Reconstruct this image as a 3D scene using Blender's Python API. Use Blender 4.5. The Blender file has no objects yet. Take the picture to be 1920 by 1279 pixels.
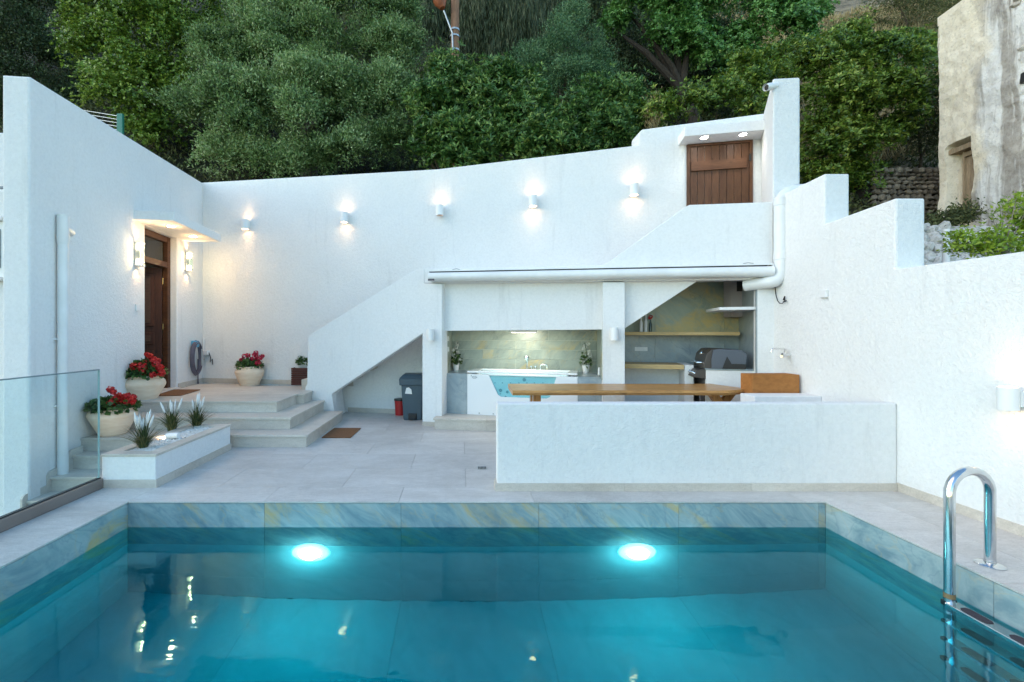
import bpy, bmesh, math, random
import numpy as np
from mathutils import Vector, Matrix, noise
from mathutils.geometry import tessellate_polygon
random.seed(7)
RNG = np.random.default_rng(7)
S = bpy.context.scene
COL = S.collection
R = math.radians

# ------------------------------------------------------------------ camera
VX, VY, F, H = 862.0, 623.0, 853.0, 1.5
cd = bpy.data.cameras.new('camera')
cam = bpy.data.objects.new('camera', cd)
COL.objects.link(cam)
cam.location = (0, 0, H)
cam.rotation_euler = (R(90), 0, 0)
cd.sensor_width = 36
cd.lens = 36 * F / 1920
cd.shift_x = (960 - VX) / 1920
cd.shift_y = (VY - 639.5) / 1920
cd.clip_start = 0.05
cd.clip_end = 2000
S.camera = cam

# ------------------------------------------------------------------ light
SUN_EL, SUN_ROT = 12.0, 256.0
w = bpy.data.worlds.new('World')
S.world = w
w.use_nodes = True
nt = w.node_tree
sky = nt.nodes.new('ShaderNodeTexSky')
sky.sky_type = 'NISHITA'
sky.sun_disc = False
sky.sun_elevation = R(SUN_EL)
sky.sun_rotation = R(SUN_ROT)
sky.air_density = 1.0
sky.dust_density = 0.0
sky.ozone_density = 3.0
bg = nt.nodes['Background']
bg.inputs['Strength'].default_value = 0.15
tint = nt.nodes.new('ShaderNodeMix'); tint.data_type = 'RGBA'; tint.blend_type = 'MULTIPLY'
tint.inputs[0].default_value = 1.0
tint.inputs[7].default_value = (0.99, 0.975, 0.865, 1)      # camera white balance: slightly cyan
nt.links.new(sky.outputs[0], tint.inputs[6])
nt.links.new(tint.outputs[2], bg.inputs[0])
sd = bpy.data.lights.new('sun', 'SUN')
sd.energy = 0.42
sd.angle = R(70)
sd.color = (1.0, 0.72, 0.42)
sun = bpy.data.objects.new('sun', sd)
COL.objects.link(sun)
el, az = R(SUN_EL + 20), R(SUN_ROT)
sdir = Vector((math.sin(az) * math.cos(el), math.cos(az) * math.cos(el), math.sin(el)))
sun.rotation_euler = sdir.to_track_quat('Z', 'Y').to_euler()
sun.location = (-20, -20, 25)

S.view_settings.view_transform = 'Standard'
S.view_settings.look = 'None'
S.view_settings.gamma = 1
S.view_settings.use_curve_mapping = False
S.view_settings.exposure = 2.12
cy = S.cycles
cy.use_denoising = True
try:
    cy.denoiser = 'OPENIMAGEDENOISE'
except Exception:
    pass
cy.max_bounces = 10
cy.diffuse_bounces = 4
cy.glossy_bounces = 4
cy.transmission_bounces = 8
cy.transparent_max_bounces = 12
cy.sample_clamp_indirect = 6
cy.blur_glossy = 0.6

# ------------------------------------------------------------------ geometry helpers
def ray(px, py): return Vector(((px - VX) / F, 1.0, (VY - py) / F))
C0 = Vector((0, 0, H))
def at(px, py, Y): return C0 + ray(px, py) * Y
def on_floor(px, py, z=0.0):
    return C0 + ray(px, py) * (F * (H - z) / (py - VY))
BWa, BWb = 8.136, -0.208          # the long back wall: y = a + b x
FPa, FPb = 7.148, -0.2836         # front plane of stairs, niche and kitchen
Wc, Wd = -4.0834, -0.1223         # wall of the house with the door: x = c + d y
def on_line(a, b, px, py, off=0.0):
    r = ray(px, py)
    a = a + off * math.sqrt(1 + b * b)
    return C0 + r * (a / (1 - b * r.x))
def bw(px, py, off=0.0): return on_line(BWa, BWb, px, py, off)
def fp(px, py, off=0.0): return on_line(FPa, FPb, px, py, off)
def hw(px, py, off=0.0):
    r = ray(px, py)
    return C0 + r * ((Wc + off) / (r.x - Wd))
def unit(x, y, z=0): return Vector((x, y, z)).normalized()
BU, BN = unit(1, BWb), unit(BWb, -1)
FU, FN = unit(1, FPb), unit(FPb, -1)
WU, WN = unit(Wd, 1), unit(1, -Wd)
UP = Vector((0, 0, 1))
def bwy(x): return BWa + BWb * x
def fpy(x): return FPa + FPb * x

class MB:
    def __init__(s): s.v = []; s.f = []
    def add(s, vs, fs):
        o = len(s.v); s.v += [tuple(v) for v in vs]; s.f += [tuple(i + o for i in f) for f in fs]; return s
    def box(s, x0, x1, y0, y1, z0, z1):
        return s.add([(x0,y0,z0),(x1,y0,z0),(x1,y1,z0),(x0,y1,z0),(x0,y0,z1),(x1,y0,z1),(x1,y1,z1),(x0,y1,z1)],
                     [(0,3,2,1),(4,5,6,7),(0,1,5,4),(1,2,6,5),(2,3,7,6),(3,0,4,7)])
    def fbox(s, o, u, n, w, h, t, v=UP):
        """box centred on o over u (w) and v (h), reaching t along n"""
        o = Vector(o); a = u * (w / 2); b = v * (h / 2); c = n * t
        return s.add([o-a-b, o+a-b, o+a-b+c, o-a-b+c, o-a+b, o+a+b, o+a+b+c, o-a+b+c],
                     [(0,3,2,1),(4,5,6,7),(0,1,5,4),(1,2,6,5),(2,3,7,6),(3,0,4,7)])
    def slab(s, outer, off, holes=()):
        loops = [[Vector(p) for p in outer]] + [[Vector(p) for p in h] for h in holes]
        pts = [p for l in loops for p in l]; n = len(pts); off = Vector(off)
        tris = tessellate_polygon(loops)
        fs = [tuple(t) for t in tris] + [tuple(i + n for i in reversed(t)) for t in tris]
        k = 0
        for l in loops:
            m = len(l)
            for i in range(m):
                a, b = k + i, k + (i + 1) % m
                fs.append((a, b, b + n, a + n))
            k += m
        return s.add(pts + [p + off for p in pts], fs)
    def tube(s, path, r, n=10, caps=True):
        P = [Vector(p) for p in path]; m = len(P)
        rr = r if hasattr(r, '__len__') else [r] * m
        T = [(P[min(i+1, m-1)] - P[max(i-1, 0)]).normalized() for i in range(m)]
        a = T[0].orthogonal().normalized()
        vs = []
        for i in range(m):
            a = (a - T[i] * a.dot(T[i])).normalized(); b = T[i].cross(a)
            for k in range(n):
                q = 2 * math.pi * k / n
                vs.append(P[i] + (a * math.cos(q) + b * math.sin(q)) * rr[i])
        fs = []
        for i in range(m - 1):
            for k in range(n):
                k2 = (k + 1) % n
                fs.append((i*n+k, i*n+k2, (i+1)*n+k2, (i+1)*n+k))
        if caps:
            fs += [tuple(reversed(range(n))), tuple(range((m-1)*n, m*n))]
        return s.add(vs, fs)
    def lathe(s, c, prof, n=24, caps=False, axis=None):
        c = Vector(c); vs = []; m = len(prof)
        q0 = axis.to_track_quat('Z', 'Y') if axis is not None else None
        for r, z in prof:
            for k in range(n):
                q = 2 * math.pi * k / n
                p = Vector((r * math.cos(q), r * math.sin(q), z))
                vs.append(c + (q0 @ p if q0 else p))
        fs = []
        for i in range(m - 1):
            for k in range(n):
                k2 = (k + 1) % n
                fs.append((i*n+k, i*n+k2, (i+1)*n+k2, (i+1)*n+k))
        if caps:
            fs += [tuple(reversed(range(n))), tuple(range((m-1)*n, m*n))]
        return s.add(vs, fs)
    def ball(s, c, r, n=8, m=6, sc=(1,1,1)):
        prof = [(math.sin(math.pi*i/m) * 1, -math.cos(math.pi*i/m)) for i in range(m + 1)]
        c = Vector(c); vs = []; fs = []
        for a, z in prof:
            for k in range(n):
                q = 2*math.pi*k/n
                vs.append(c + Vector((a*math.cos(q)*r*sc[0], a*math.sin(q)*r*sc[1], z*r*sc[2])))
        for i in range(m):
            for k in range(n):
                k2 = (k+1) % n
                fs.append((i*n+k, i*n+k2, (i+1)*n+k2, (i+1)*n+k))
        return s.add(vs, fs)

def finish(me, smooth, fixn=True):
    if fixn:
        bm = bmesh.new(); bm.from_mesh(me)
        bmesh.ops.recalc_face_normals(bm, faces=bm.faces[:])
        bm.to_mesh(me); bm.free()
    if smooth:
        me.polygons.foreach_set('use_smooth', [True] * len(me.polygons))
        me.set_sharp_from_angle(angle=R(38))

def part(name, mb, mat, parent=None, bevel=0.0, smooth=False, label=None, seg=2, fixn=True):
    me = bpy.data.meshes.new(name)
    me.from_pydata([tuple(v) for v in mb.v], [], mb.f)
    me.materials.append(mat)
    finish(me, smooth, fixn)
    o = bpy.data.objects.new(name, me)
    COL.objects.link(o)
    if bevel:
        md = o.modifiers.new('bevel', 'BEVEL'); md.width = bevel; md.segments = seg
        md.limit_method = 'ANGLE'; md.angle_limit = R(40)
    if parent is not None: adopt(o, parent)
    if label: o['label'] = label
    return o
def adopt(o, parent):
    o.parent = parent
    o.matrix_parent_inverse = parent_world(parent).inverted()
def parent_world(p):
    m = Matrix.Translation(p.location) if p.type == 'EMPTY' else Matrix.Identity(4)
    return m
def tag(o, label=None, cat=None, group=None, kind=None):
    if label: o['label'] = label
    if cat: o['category'] = cat
    if group: o['group'] = group
    if kind: o['kind'] = kind
    return o
def thing(name, label, cat, loc=(0, 0, 0), group=None):
    o = bpy.data.objects.new(name, None); COL.objects.link(o)
    o.empty_display_size = 0.2
    o.location = loc
    return tag(o, label, cat, group)
def struct(name, mb, mat, **k):
    return tag(part(name, mb, mat, **k), kind='structure')
def spare(name, src, parent):
    c = src.copy(); COL.objects.link(c); c.parent = parent
    return c
def dup(root, loc, rotz=None, label=None):
    r = root.copy(); COL.objects.link(r); r.location = loc
    if rotz is not None: r.rotation_euler = (0, 0, rotz)
    if label: r['label'] = label
    for ch in list(root.children):
        c = ch.copy(); COL.objects.link(c); c.parent = r
        for g in ch.children:
            d = g.copy(); COL.objects.link(d); d.parent = c
    return r
def lamp(kind, loc, energy, color, parent=None, size=0.03, direction=None, angle=70, blend=0.8):
    l = bpy.data.lights.new('lamp_light', kind)
    l.energy = energy; l.color = color
    if kind in ('POINT', 'SPOT'): l.shadow_soft_size = size
    if kind == 'SPOT': l.spot_size = R(angle); l.spot_blend = blend
    if kind == 'AREA': l.size = size
    o = bpy.data.objects.new('lamp_light', l); COL.objects.link(o); o.location = loc
    if direction is not None:
        o.rotation_euler = Vector(direction).to_track_quat('-Z', 'Y').to_euler()
    if parent is not None: adopt(o, parent)
    return o

# ------------------------------------------------------------------ materials
def newmat(name):
    m = bpy.data.materials.new(name); m.use_nodes = True
    t = m.node_tree
    return m, t, t.nodes['Principled BSDF']
def coords(t, rand=0.0, scale=(1, 1, 1)):
    tc = t.nodes.new('ShaderNodeTexCoord')
    out = tc.outputs['Object']
    if rand:
        oi = t.nodes.new('ShaderNodeObjectInfo')
        mu = t.nodes.new('ShaderNodeMath'); mu.operation = 'MULTIPLY'; mu.inputs[1].default_value = rand
        t.links.new(oi.outputs['Random'], mu.inputs[0])
        ad = t.nodes.new('ShaderNodeVectorMath'); ad.operation = 'ADD'
        t.links.new(out, ad.inputs[0]); t.links.new(mu.outputs[0], ad.inputs[1])
        out = ad.outputs[0]
    if tuple(scale) != (1, 1, 1):
        mp = t.nodes.new('ShaderNodeMapping'); mp.inputs['Scale'].default_value = scale
        t.links.new(out, mp.inputs[0]); out = mp.outputs[0]
    return out
def noise_n(t, vec, scale, detail=5, rough=0.55, dist=0.0):
    n = t.nodes.new('ShaderNodeTexNoise')
    n.inputs['Scale'].default_value = scale; n.inputs['Detail'].default_value = detail
    n.inputs['Roughness'].default_value = rough; n.inputs['Distortion'].default_value = dist
    t.links.new(vec, n.inputs['Vector'])
    return n.outputs['Fac']
def ramp(t, fac, stops):
    r = t.nodes.new('ShaderNodeValToRGB')
    e = r.color_ramp.elements
    while len(e) < len(stops): e.new(0.5)
    for k, (p, c) in enumerate(stops):
        e[k].position = p
        e[k].color = (c, c, c, 1) if not hasattr(c, '__len__') else (*c, 1)
    t.links.new(fac, r.inputs[0])
    return r.outputs[0]
def mix(t, fac, a, b, mode='MIX'):
    m = t.nodes.new('ShaderNodeMix'); m.data_type = 'RGBA'; m.blend_type = mode
    for i, v in ((0, fac), (6, a), (7, b)):
        if hasattr(v, 'is_output') or hasattr(v, 'links'): t.links.new(v, m.inputs[i])
        elif i == 0: m.inputs[0].default_value = v
        else: m.inputs[i].default_value = (*v, 1)
    return m.outputs[2]
def bump_n(t, p, h, strength, dist=0.01):
    b = t.nodes.new('ShaderNodeBump'); b.inputs['Strength'].default_value = strength
    b.inputs['Distance'].default_value = dist
    t.links.new(h, b.inputs['Height'])
    if p.inputs['Normal'].is_linked:
        t.links.new(p.inputs['Normal'].links[0].from_socket, b.inputs['Normal'])
    t.links.new(b.outputs[0], p.inputs['Normal'])
def pm(name, c1, c2=None, scale=4.0, rough=0.6, metal=0.0, bump=0.0, bscale=40.0, rand=0.0, stretch=(1,1,1),
       lo=0.35, hi=0.65, bdist=0.01, detail=5, coat=0.0, tint=0.0):
    m, t, p = newmat(name)
    p.inputs['Roughness'].default_value = rough; p.inputs['Metallic'].default_value = metal
    if coat: p.inputs['Coat Weight'].default_value = coat
    v = coords(t, rand, stretch)
    if c2 is None:
        p.inputs['Base Color'].default_value = (*c1, 1)
    else:
        f = ramp(t, noise_n(t, v, scale, detail), [(lo, 0.0), (hi, 1.0)])
        c = mix(t, f, c1, c2)
        if tint:
            oi = t.nodes.new('ShaderNodeObjectInfo')
            g = ramp(t, oi.outputs['Random'], [(0, 1 - tint), (1, 1 + tint)])
            c = mix(t, 1.0, c, g, 'MULTIPLY')
        t.links.new(c, p.inputs['Base Color'])
    if bump:
        bump_n(t, p, noise_n(t, v, bscale, 4), bump, bdist)
    return m
def emis(name, col, strength):
    m, t, p = newmat(name)
    p.inputs['Base Color'].default_value = (*col, 1)
    p.inputs['Emission Color'].default_value = (*col, 1)
    p.inputs['Emission Strength'].default_value = strength
    return m

def make_plaster(name, base=(0.80, 0.80, 0.79), coarse=1.0):
    m, t, p = newmat(name)
    p.inputs['Roughness'].default_value = 0.92
    p.inputs['Specular IOR Level'].default_value = 0.2
    v = coords(t)
    big = ramp(t, noise_n(t, v, 0.9, 6, 0.6), [(0.3, 0.955), (0.7, 1.0)])
    sm = ramp(t, noise_n(t, v, 28, 4, 0.6), [(0.3, 0.94), (0.6, 1.0)])
    v2 = coords(t, 0, (7, 7, 0.7))
    run = ramp(t, noise_n(t, v2, 1.0, 5, 0.65), [(0.28, 0.915), (0.42, 1.0)])
    c = mix(t, 1.0, base, big, 'MULTIPLY')
    c = mix(t, 1.0, c, sm, 'MULTIPLY')
    c = mix(t, 1.0, c, run, 'MULTIPLY')
    spot = ramp(t, noise_n(t, v, 9, 7, 0.75), [(0.22, 0.80), (0.29, 1.0)])
    c = mix(t, 1.0, c, spot, 'MULTIPLY')
    t.links.new(c, p.inputs['Base Color'])
    bump_n(t, p, noise_n(t, v, 75, 3, 0.6), 1.0 * coarse, 0.010)
    bump_n(t, p, noise_n(t, v, 22, 3, 0.6), 0.75 * coarse, 0.016)
    bump_n(t, p, noise_n(t, v, 2.2, 3, 0.5), 0.25, 0.03)
    return m
PLASTER = make_plaster('white_render', coarse=0.7)
PLASTER_R = make_plaster('coarse_white_render', (0.82, 0.82, 0.81), 0.85)
SMOOTHW = make_plaster('smooth_white_render', (0.80, 0.80, 0.79), 0.35)

def make_stone(name, a, b, dark, rand=40.0, stretch=(1, 3.0, 3.0), rough=0.5):
    m, t, p = newmat(name)
    p.inputs['Roughness'].default_value = rough
    v = coords(t, rand, stretch)
    f = ramp(t, noise_n(t, v, 1.6, 7, 0.62, 0.6), [(0.32, 0.0), (0.68, 1.0)])
    c = mix(t, f, a, b)
    g = ramp(t, noise_n(t, v, 14, 5, 0.7, 0.4), [(0.35, dark), (0.6, 1.0)])
    c = mix(t, 1.0, c, g, 'MULTIPLY')
    sp = ramp(t, noise_n(t, coords(t, rand), 130, 2, 0.5), [(0.36, 0.86), (0.52, 1.0)])
    c = mix(t, 1.0, c, sp, 'MULTIPLY')
    st = ramp(t, noise_n(t, coords(t), 1.1, 6, 0.7, 0.8), [(0.33, 0.86), (0.55, 1.0)])
    c = mix(t, 1.0, c, st, 'MULTIPLY')
    oi = t.nodes.new('ShaderNodeObjectInfo')
    c = mix(t, 1.0, c, ramp(t, oi.outputs['Random'], [(0, 0.93), (1, 1.04)]), 'MULTIPLY')
    t.links.new(c, p.inputs['Base Color'])
    bump_n(t, p, noise_n(t, v, 60, 4), 0.12, 0.004)
    return m
FLOOR = make_stone('pale_limestone_tile', (0.56, 0.54, 0.51), (0.66, 0.645, 0.62), 0.88)
STEPM = make_stone('beige_limestone', (0.58, 0.52, 0.445), (0.68, 0.625, 0.55), 0.88)
GROUT = pm('grout', (0.40, 0.38, 0.35), (0.33, 0.31, 0.29), 20, 0.9)

def make_marble(name, base, base2, vein, gold, goldpos, dark=(0.12, 0.2, 0.25), rough=0.25, dirv=(1.0, 0.6, 1.9), lines=1.0):
    m, t, p = newmat(name)
    p.inputs['Roughness'].default_value = rough
    oi = t.nodes.new('ShaderNodeObjectInfo')
    v0 = coords(t, 37.0)
    rot = t.nodes.new('ShaderNodeMapping'); rot.inputs['Rotation'].default_value = (R(20), R(-44), R(20))
    t.links.new(v0, rot.inputs[0])
    scl = t.nodes.new('ShaderNodeMapping'); scl.inputs['Scale'].default_value = dirv
    t.links.new(rot.outputs[0], scl.inputs[0]); v = scl.outputs[0]
    f = ramp(t, noise_n(t, v, 1.6, 8, 0.65, 0.8), [(0.3, 0.0), (0.7, 1.0)])
    c = mix(t, f, base, base2)
    cl = ramp(t, noise_n(t, v, 2.6, 9, 0.66, 0.9), [(0.40, 0.0), (0.70, 1.0)])
    c = mix(t, cl, c, vein)
    gm = ramp(t, noise_n(t, v, 1.15, 7, 0.6, 1.1), [(goldpos, 0.0), (goldpos + 0.1, 1.0)])
    gd = ramp(t, noise_n(t, v, 5, 7, 0.7, 0.6), [(0.35, 0.15), (0.65, 0.9)])
    gf = mix(t, 1.0, gm, gd, 'MULTIPLY')
    c = mix(t, gf, c, gold)
    def line(sc, wd, seedv):
        n = t.nodes.new('ShaderNodeTexNoise'); n.inputs['Scale'].default_value = sc
        n.inputs['Detail'].default_value = 5; n.inputs['Distortion'].default_value = 0.5
        mp = t.nodes.new('ShaderNodeMapping'); mp.inputs['Location'].default_value = seedv
        mp.inputs['Scale'].default_value = (1.0, 1.0, 0.55)
        t.links.new(v, mp.inputs[0]); t.links.new(mp.outputs[0], n.inputs['Vector'])
        s_ = t.nodes.new('ShaderNodeMath'); s_.operation = 'SUBTRACT'; s_.inputs[1].default_value = 0.5
        t.links.new(n.outputs['Fac'], s_.inputs[0])
        ab = t.nodes.new('ShaderNodeMath'); ab.operation = 'ABSOLUTE'; t.links.new(s_.outputs[0], ab.inputs[0])
        return ramp(t, ab.outputs[0], [(0.0, 1.0), (wd, 0.0)])
    c = mix(t, mix(t, 1.0, line(1.7, 0.012, (3, 1, 7)), (0.6 * lines,) * 3, 'MULTIPLY'), c, dark)
    c = mix(t, mix(t, 1.0, line(2.3, 0.016, (9, 4, 2)), (0.55 * lines,) * 3, 'MULTIPLY'), c, gold)
    t.links.new(c, p.inputs['Base Color'])
    return m
MARBLE = make_marble('blue_marble', (0.165, 0.26, 0.295), (0.27, 0.375, 0.395), (0.45, 0.525, 0.52), (0.58, 0.43, 0.20), 0.54, dirv=(0.55, 1.0, 2.3), lines=0.45)
SLATE = make_marble('green_gold_slab', (0.19, 0.235, 0.215), (0.29, 0.34, 0.30), (0.40, 0.44, 0.38), (0.54, 0.41, 0.17), 0.56,
                    (0.12, 0.15, 0.14), 0.3, (1.6, 0.8, 0.7), lines=0.35)
KSLAB = make_marble('kitchen_gold_slab', (0.22, 0.27, 0.235), (0.31, 0.37, 0.30), (0.42, 0.47, 0.37), (0.62, 0.46, 0.17), 0.49,
                    (0.14, 0.17, 0.15), 0.35, (0.7, 0.7, 1.4), lines=0.5)
SLATEB = make_marble('grey_blue_slab', (0.21, 0.26, 0.29), (0.29, 0.35, 0.38), (0.38, 0.43, 0.44), (0.42, 0.36, 0.24), 0.64,
                     (0.10, 0.13, 0.15), 0.3, lines=0.45)
POOLT = make_marble('pool_tile', (0.26, 0.49, 0.51), (0.34, 0.58, 0.60), (0.40, 0.62, 0.64), (0.42, 0.48, 0.40), 0.66, rough=0.75, lines=0.18)

def wood(name, a, b, dark, stretch, rand=9.0, rough=0.5, scale=2.2, coat=0.0, tint=0.12):
    m, t, p = newmat(name)
    p.inputs['Roughness'].default_value = rough; p.inputs['Specular IOR Level'].default_value = 0.25
    if coat: p.inputs['Coat Weight'].default_value = coat; p.inputs['Coat Roughness'].default_value = 0.15
    v = coords(t, rand, stretch)
    f = ramp(t, noise_n(t, v, scale, 6, 0.6, 0.7), [(0.3, 0.0), (0.7, 1.0)])
    c = mix(t, f, a, b)
    g = ramp(t, noise_n(t, v, scale * 5, 5, 0.65, 0.3), [(0.32, dark), (0.58, 1.0)])
    c = mix(t, 1.0, c, g, 'MULTIPLY')
    k = ramp(t, noise_n(t, coords(t, rand, tuple(1 + (q - 1) * 0.12 for q in stretch)), scale * 1.7, 2, 0.4), [(0.20, 0.35), (0.30, 1.0)])
    c = mix(t, 1.0, c, k, 'MULTIPLY')
    oi = t.nodes.new('ShaderNodeObjectInfo')
    c = mix(t, 1.0, c, ramp(t, oi.outputs['Random'], [(0, 1 - tint), (1, 1 + tint)]), 'MULTIPLY')
    t.links.new(c, p.inputs['Base Color'])
    bump_n(t, p, noise_n(t, v, scale * 6, 4), 0.25, 0.004)
    return m
BROWN = wood('brown_door_timber', (0.090, 0.040, 0.021), (0.150, 0.070, 0.036), 0.55, (9, 9, 0.8), rough=0.42)
BROWN_H = wood('brown_rail_timber', (0.095, 0.042, 0.022), (0.150, 0.070, 0.036), 0.55, (0.8, 0.8, 12), rough=0.42)
DARKDOOR = wood('dark_door_timber', (0.036, 0.011, 0.005), (0.075, 0.024, 0.011), 0.6, (9, 9, 0.8), rough=0.62)
FRAMEW = wood('warm_frame_timber', (0.065, 0.026, 0.012), (0.105, 0.043, 0.020), 0.6, (1, 1, 6), rough=0.45)
PINE = wood('pine_shelf', (0.55, 0.38, 0.17), (0.66, 0.48, 0.24), 0.85, (0.7, 4, 9), rough=0.5)
TABLEW = wood('live_edge_timber', (0.40, 0.185, 0.055), (0.58, 0.31, 0.105), 0.6, (0.6, 5, 7), rough=0.35, coat=0.12, scale=2.6)
ORANGEW = wood('orange_plywood', (0.36, 0.145, 0.04), (0.44, 0.185, 0.055), 0.75, (1.2, 1.2, 2), rough=0.75)
OLDWOOD = wood('weathered_plank', (0.33, 0.24, 0.15), (0.46, 0.36, 0.25), 0.5, (8, 8, 0.7), rough=0.85)
MAHOG = wood('dark_red_slat', (0.075, 0.022, 0.018), (0.11, 0.035, 0.027), 0.7, (1, 1, 10), rough=0.45)

STEEL = pm('polished_steel', (0.72, 0.73, 0.74), (0.62, 0.63, 0.64), 12, 0.14, 1.0)
CHROME = pm('chrome', (0.8, 0.8, 0.8), None, rough=0.12, metal=1.0)
TAUPE = pm('taupe_aluminium', (0.30, 0.255, 0.23), (0.26, 0.22, 0.20), 3, 0.42, 0.55)
WHITEPL = pm('white_plastic', (0.80, 0.80, 0.79), (0.74, 0.74, 0.73), 2.5, 0.35)
PVC = pm('white_pvc', (0.76, 0.77, 0.77), (0.68, 0.69, 0.68), 3.0, 0.3)
ACRYL = pm('white_acrylic', (0.86, 0.86, 0.85), None, rough=0.12, coat=0.5)
BLACK = pm('black_plastic', (0.016, 0.016, 0.018), None, rough=0.4)
DARKSL = pm('dark_slot', (0.02, 0.02, 0.02), None, rough=0.7)
BINM = pm('slate_blue_plastic', (0.045, 0.075, 0.10), (0.055, 0.09, 0.115), 3, 0.45)
REDPL = pm('red_plastic', (0.45, 0.02, 0.02), None, rough=0.4)
CREAM = pm('cream_terracotta', (0.76, 0.57, 0.405), (0.84, 0.67, 0.51), 6, 0.75, bump=0.15, bscale=30, stretch=(1, 1, 4))
SOIL = pm('potting_soil', (0.03, 0.02, 0.013), (0.05, 0.035, 0.02), 30, 0.95, bump=0.6, bscale=60)
COIR = pm('coir_mat', (0.17, 0.075, 0.03), (0.25, 0.12, 0.05), 60, 0.98, bump=0.9, bscale=220, bdist=0.01)
PEBBLE = pm('white_pebble', (0.78, 0.77, 0.73), (0.70, 0.68, 0.63), 9, 0.6)
GRILLG = pm('grey_enamel', (0.085, 0.10, 0.125), None, rough=0.45)
GRILLD = pm('dark_steel', (0.075, 0.065, 0.06), None, rough=0.42, metal=0.45)
HOSE = pm('purple_grey_hose', (0.085, 0.08, 0.11), (0.12, 0.11, 0.15), 8, 0.45)
BLUEPL = pm('blue_plastic', (0.08, 0.35, 0.55), None, rough=0.4)
GREENP = pm('green_paint', (0.02, 0.17, 0.12), None, rough=0.45)
GALV = pm('galvanised_steel', (0.48, 0.49, 0.5), (0.40, 0.41, 0.42), 20, 0.45, 0.8)
RUST = pm('rusty_enamel', (0.33, 0.09, 0.03), (0.22, 0.06, 0.025), 9, 0.6)
POLEW = wood('pole_timber', (0.20, 0.10, 0.06), (0.30, 0.17, 0.11), 0.6, (6, 6, 0.5), rough=0.85)
BARK = pm('bark', (0.09, 0.065, 0.045), (0.16, 0.125, 0.095), 7, 0.9, bump=0.7, bscale=25, stretch=(3, 3, 0.6), bdist=0.03)
DARKBARK = pm('dark_bark', (0.028, 0.021, 0.015), (0.055, 0.042, 0.032), 7, 0.95, bump=0.6, bscale=25, stretch=(3, 3, 0.6), bdist=0.03)
PALEBARK = pm('pale_bark', (0.20, 0.17, 0.14), (0.29, 0.25, 0.21), 7, 0.9, bump=0.5, bscale=25, bdist=0.02)
def glassy(name, tint, ior=1.45, body=0.0):
    m, t, p = newmat(name)
    out = t.nodes['Material Output']
    tr = t.nodes.new('ShaderNodeBsdfTransparent'); tr.inputs[0].default_value = (*tint, 1)
    gl = t.nodes.new('ShaderNodeBsdfGlossy'); gl.inputs['Roughness'].default_value = 0.015
    fr = t.nodes.new('ShaderNodeFresnel'); fr.inputs[0].default_value = ior
    mx = t.nodes.new('ShaderNodeMixShader')
    ge = t.nodes.new('ShaderNodeNewGeometry'); iv = t.nodes.new('ShaderNodeMath'); iv.operation = 'SUBTRACT'; iv.inputs[0].default_value = 1.0
    t.links.new(ge.outputs['Backfacing'], iv.inputs[1])
    mu = t.nodes.new('ShaderNodeMath'); mu.operation = 'MULTIPLY'; t.links.new(fr.outputs[0], mu.inputs[0]); t.links.new(iv.outputs[0], mu.inputs[1])
    t.links.new(mu.outputs[0], mx.inputs[0]); t.links.new(tr.outputs[0], mx.inputs[1]); t.links.new(gl.outputs[0], mx.inputs[2])
    t.links.new(mx.outputs[0], out.inputs[0])
    return m
GLASS = glassy('balustrade_glass', (0.88, 0.955, 0.965), 1.62)
PANE = glassy('window_glass', (0.9, 0.95, 0.95), 1.5)
GEDGE = pm('glass_edge', (0.20, 0.25, 0.26), None, rough=0.2)
WARM = (1.0, 0.80, 0.55)
BULB = emis('warm_bulb', (1.0, 0.62, 0.30), 6.0)
BULBW = emis('neutral_bulb', (1.0, 0.95, 0.88), 7)
LANTERN = emis('lantern_tube', (1.0, 0.80, 0.50), 3.2)
POOLBULB = emis('pool_bulb', (0.95, 0.98, 1.0), 29)
def leafmat(name, a, b, c=None, rough=0.5, trans=0.25):
    m, t, p = newmat(name)
    at_ = t.nodes.new('ShaderNodeAttribute'); at_.attribute_name = 'tone'
    stops = [(0.0, a), (1.0, b)] if c is None else [(0.08, a), (0.58, b), (0.97, c)]
    col = ramp(t, at_.outputs['Fac'], stops)
    t.links.new(col, p.inputs['Base Color'])
    p.inputs['Roughness'].default_value = rough
    p.inputs['Specular IOR Level'].default_value = 0.45
    tl = t.nodes.new('ShaderNodeBsdfTranslucent'); t.links.new(col, tl.inputs[0])
    mx = t.nodes.new('ShaderNodeMixShader'); mx.inputs[0].default_value = trans
    t.links.new(p.outputs[0], mx.inputs[1]); t.links.new(tl.outputs[0], mx.inputs[2])
    t.links.new(mx.outputs[0], t.nodes['Material Output'].inputs[0])
    return m
# ------------------------------------------------------------------ ground, pool, terrace
PX0, PX1, PY0, PY1 = -2.94, 3.24, 0.35, 4.03      # pool
WZ = -0.228                                        # water level
RWX = 4.14                                         # inner face of the right-hand wall
struct('ground', MB().box(-300, 300, -400, 60, -9, -8.6), pm('dry_earth', (0.16, 0.14, 0.10), (0.10, 0.11, 0.06), 0.2, 0.95))

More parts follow.
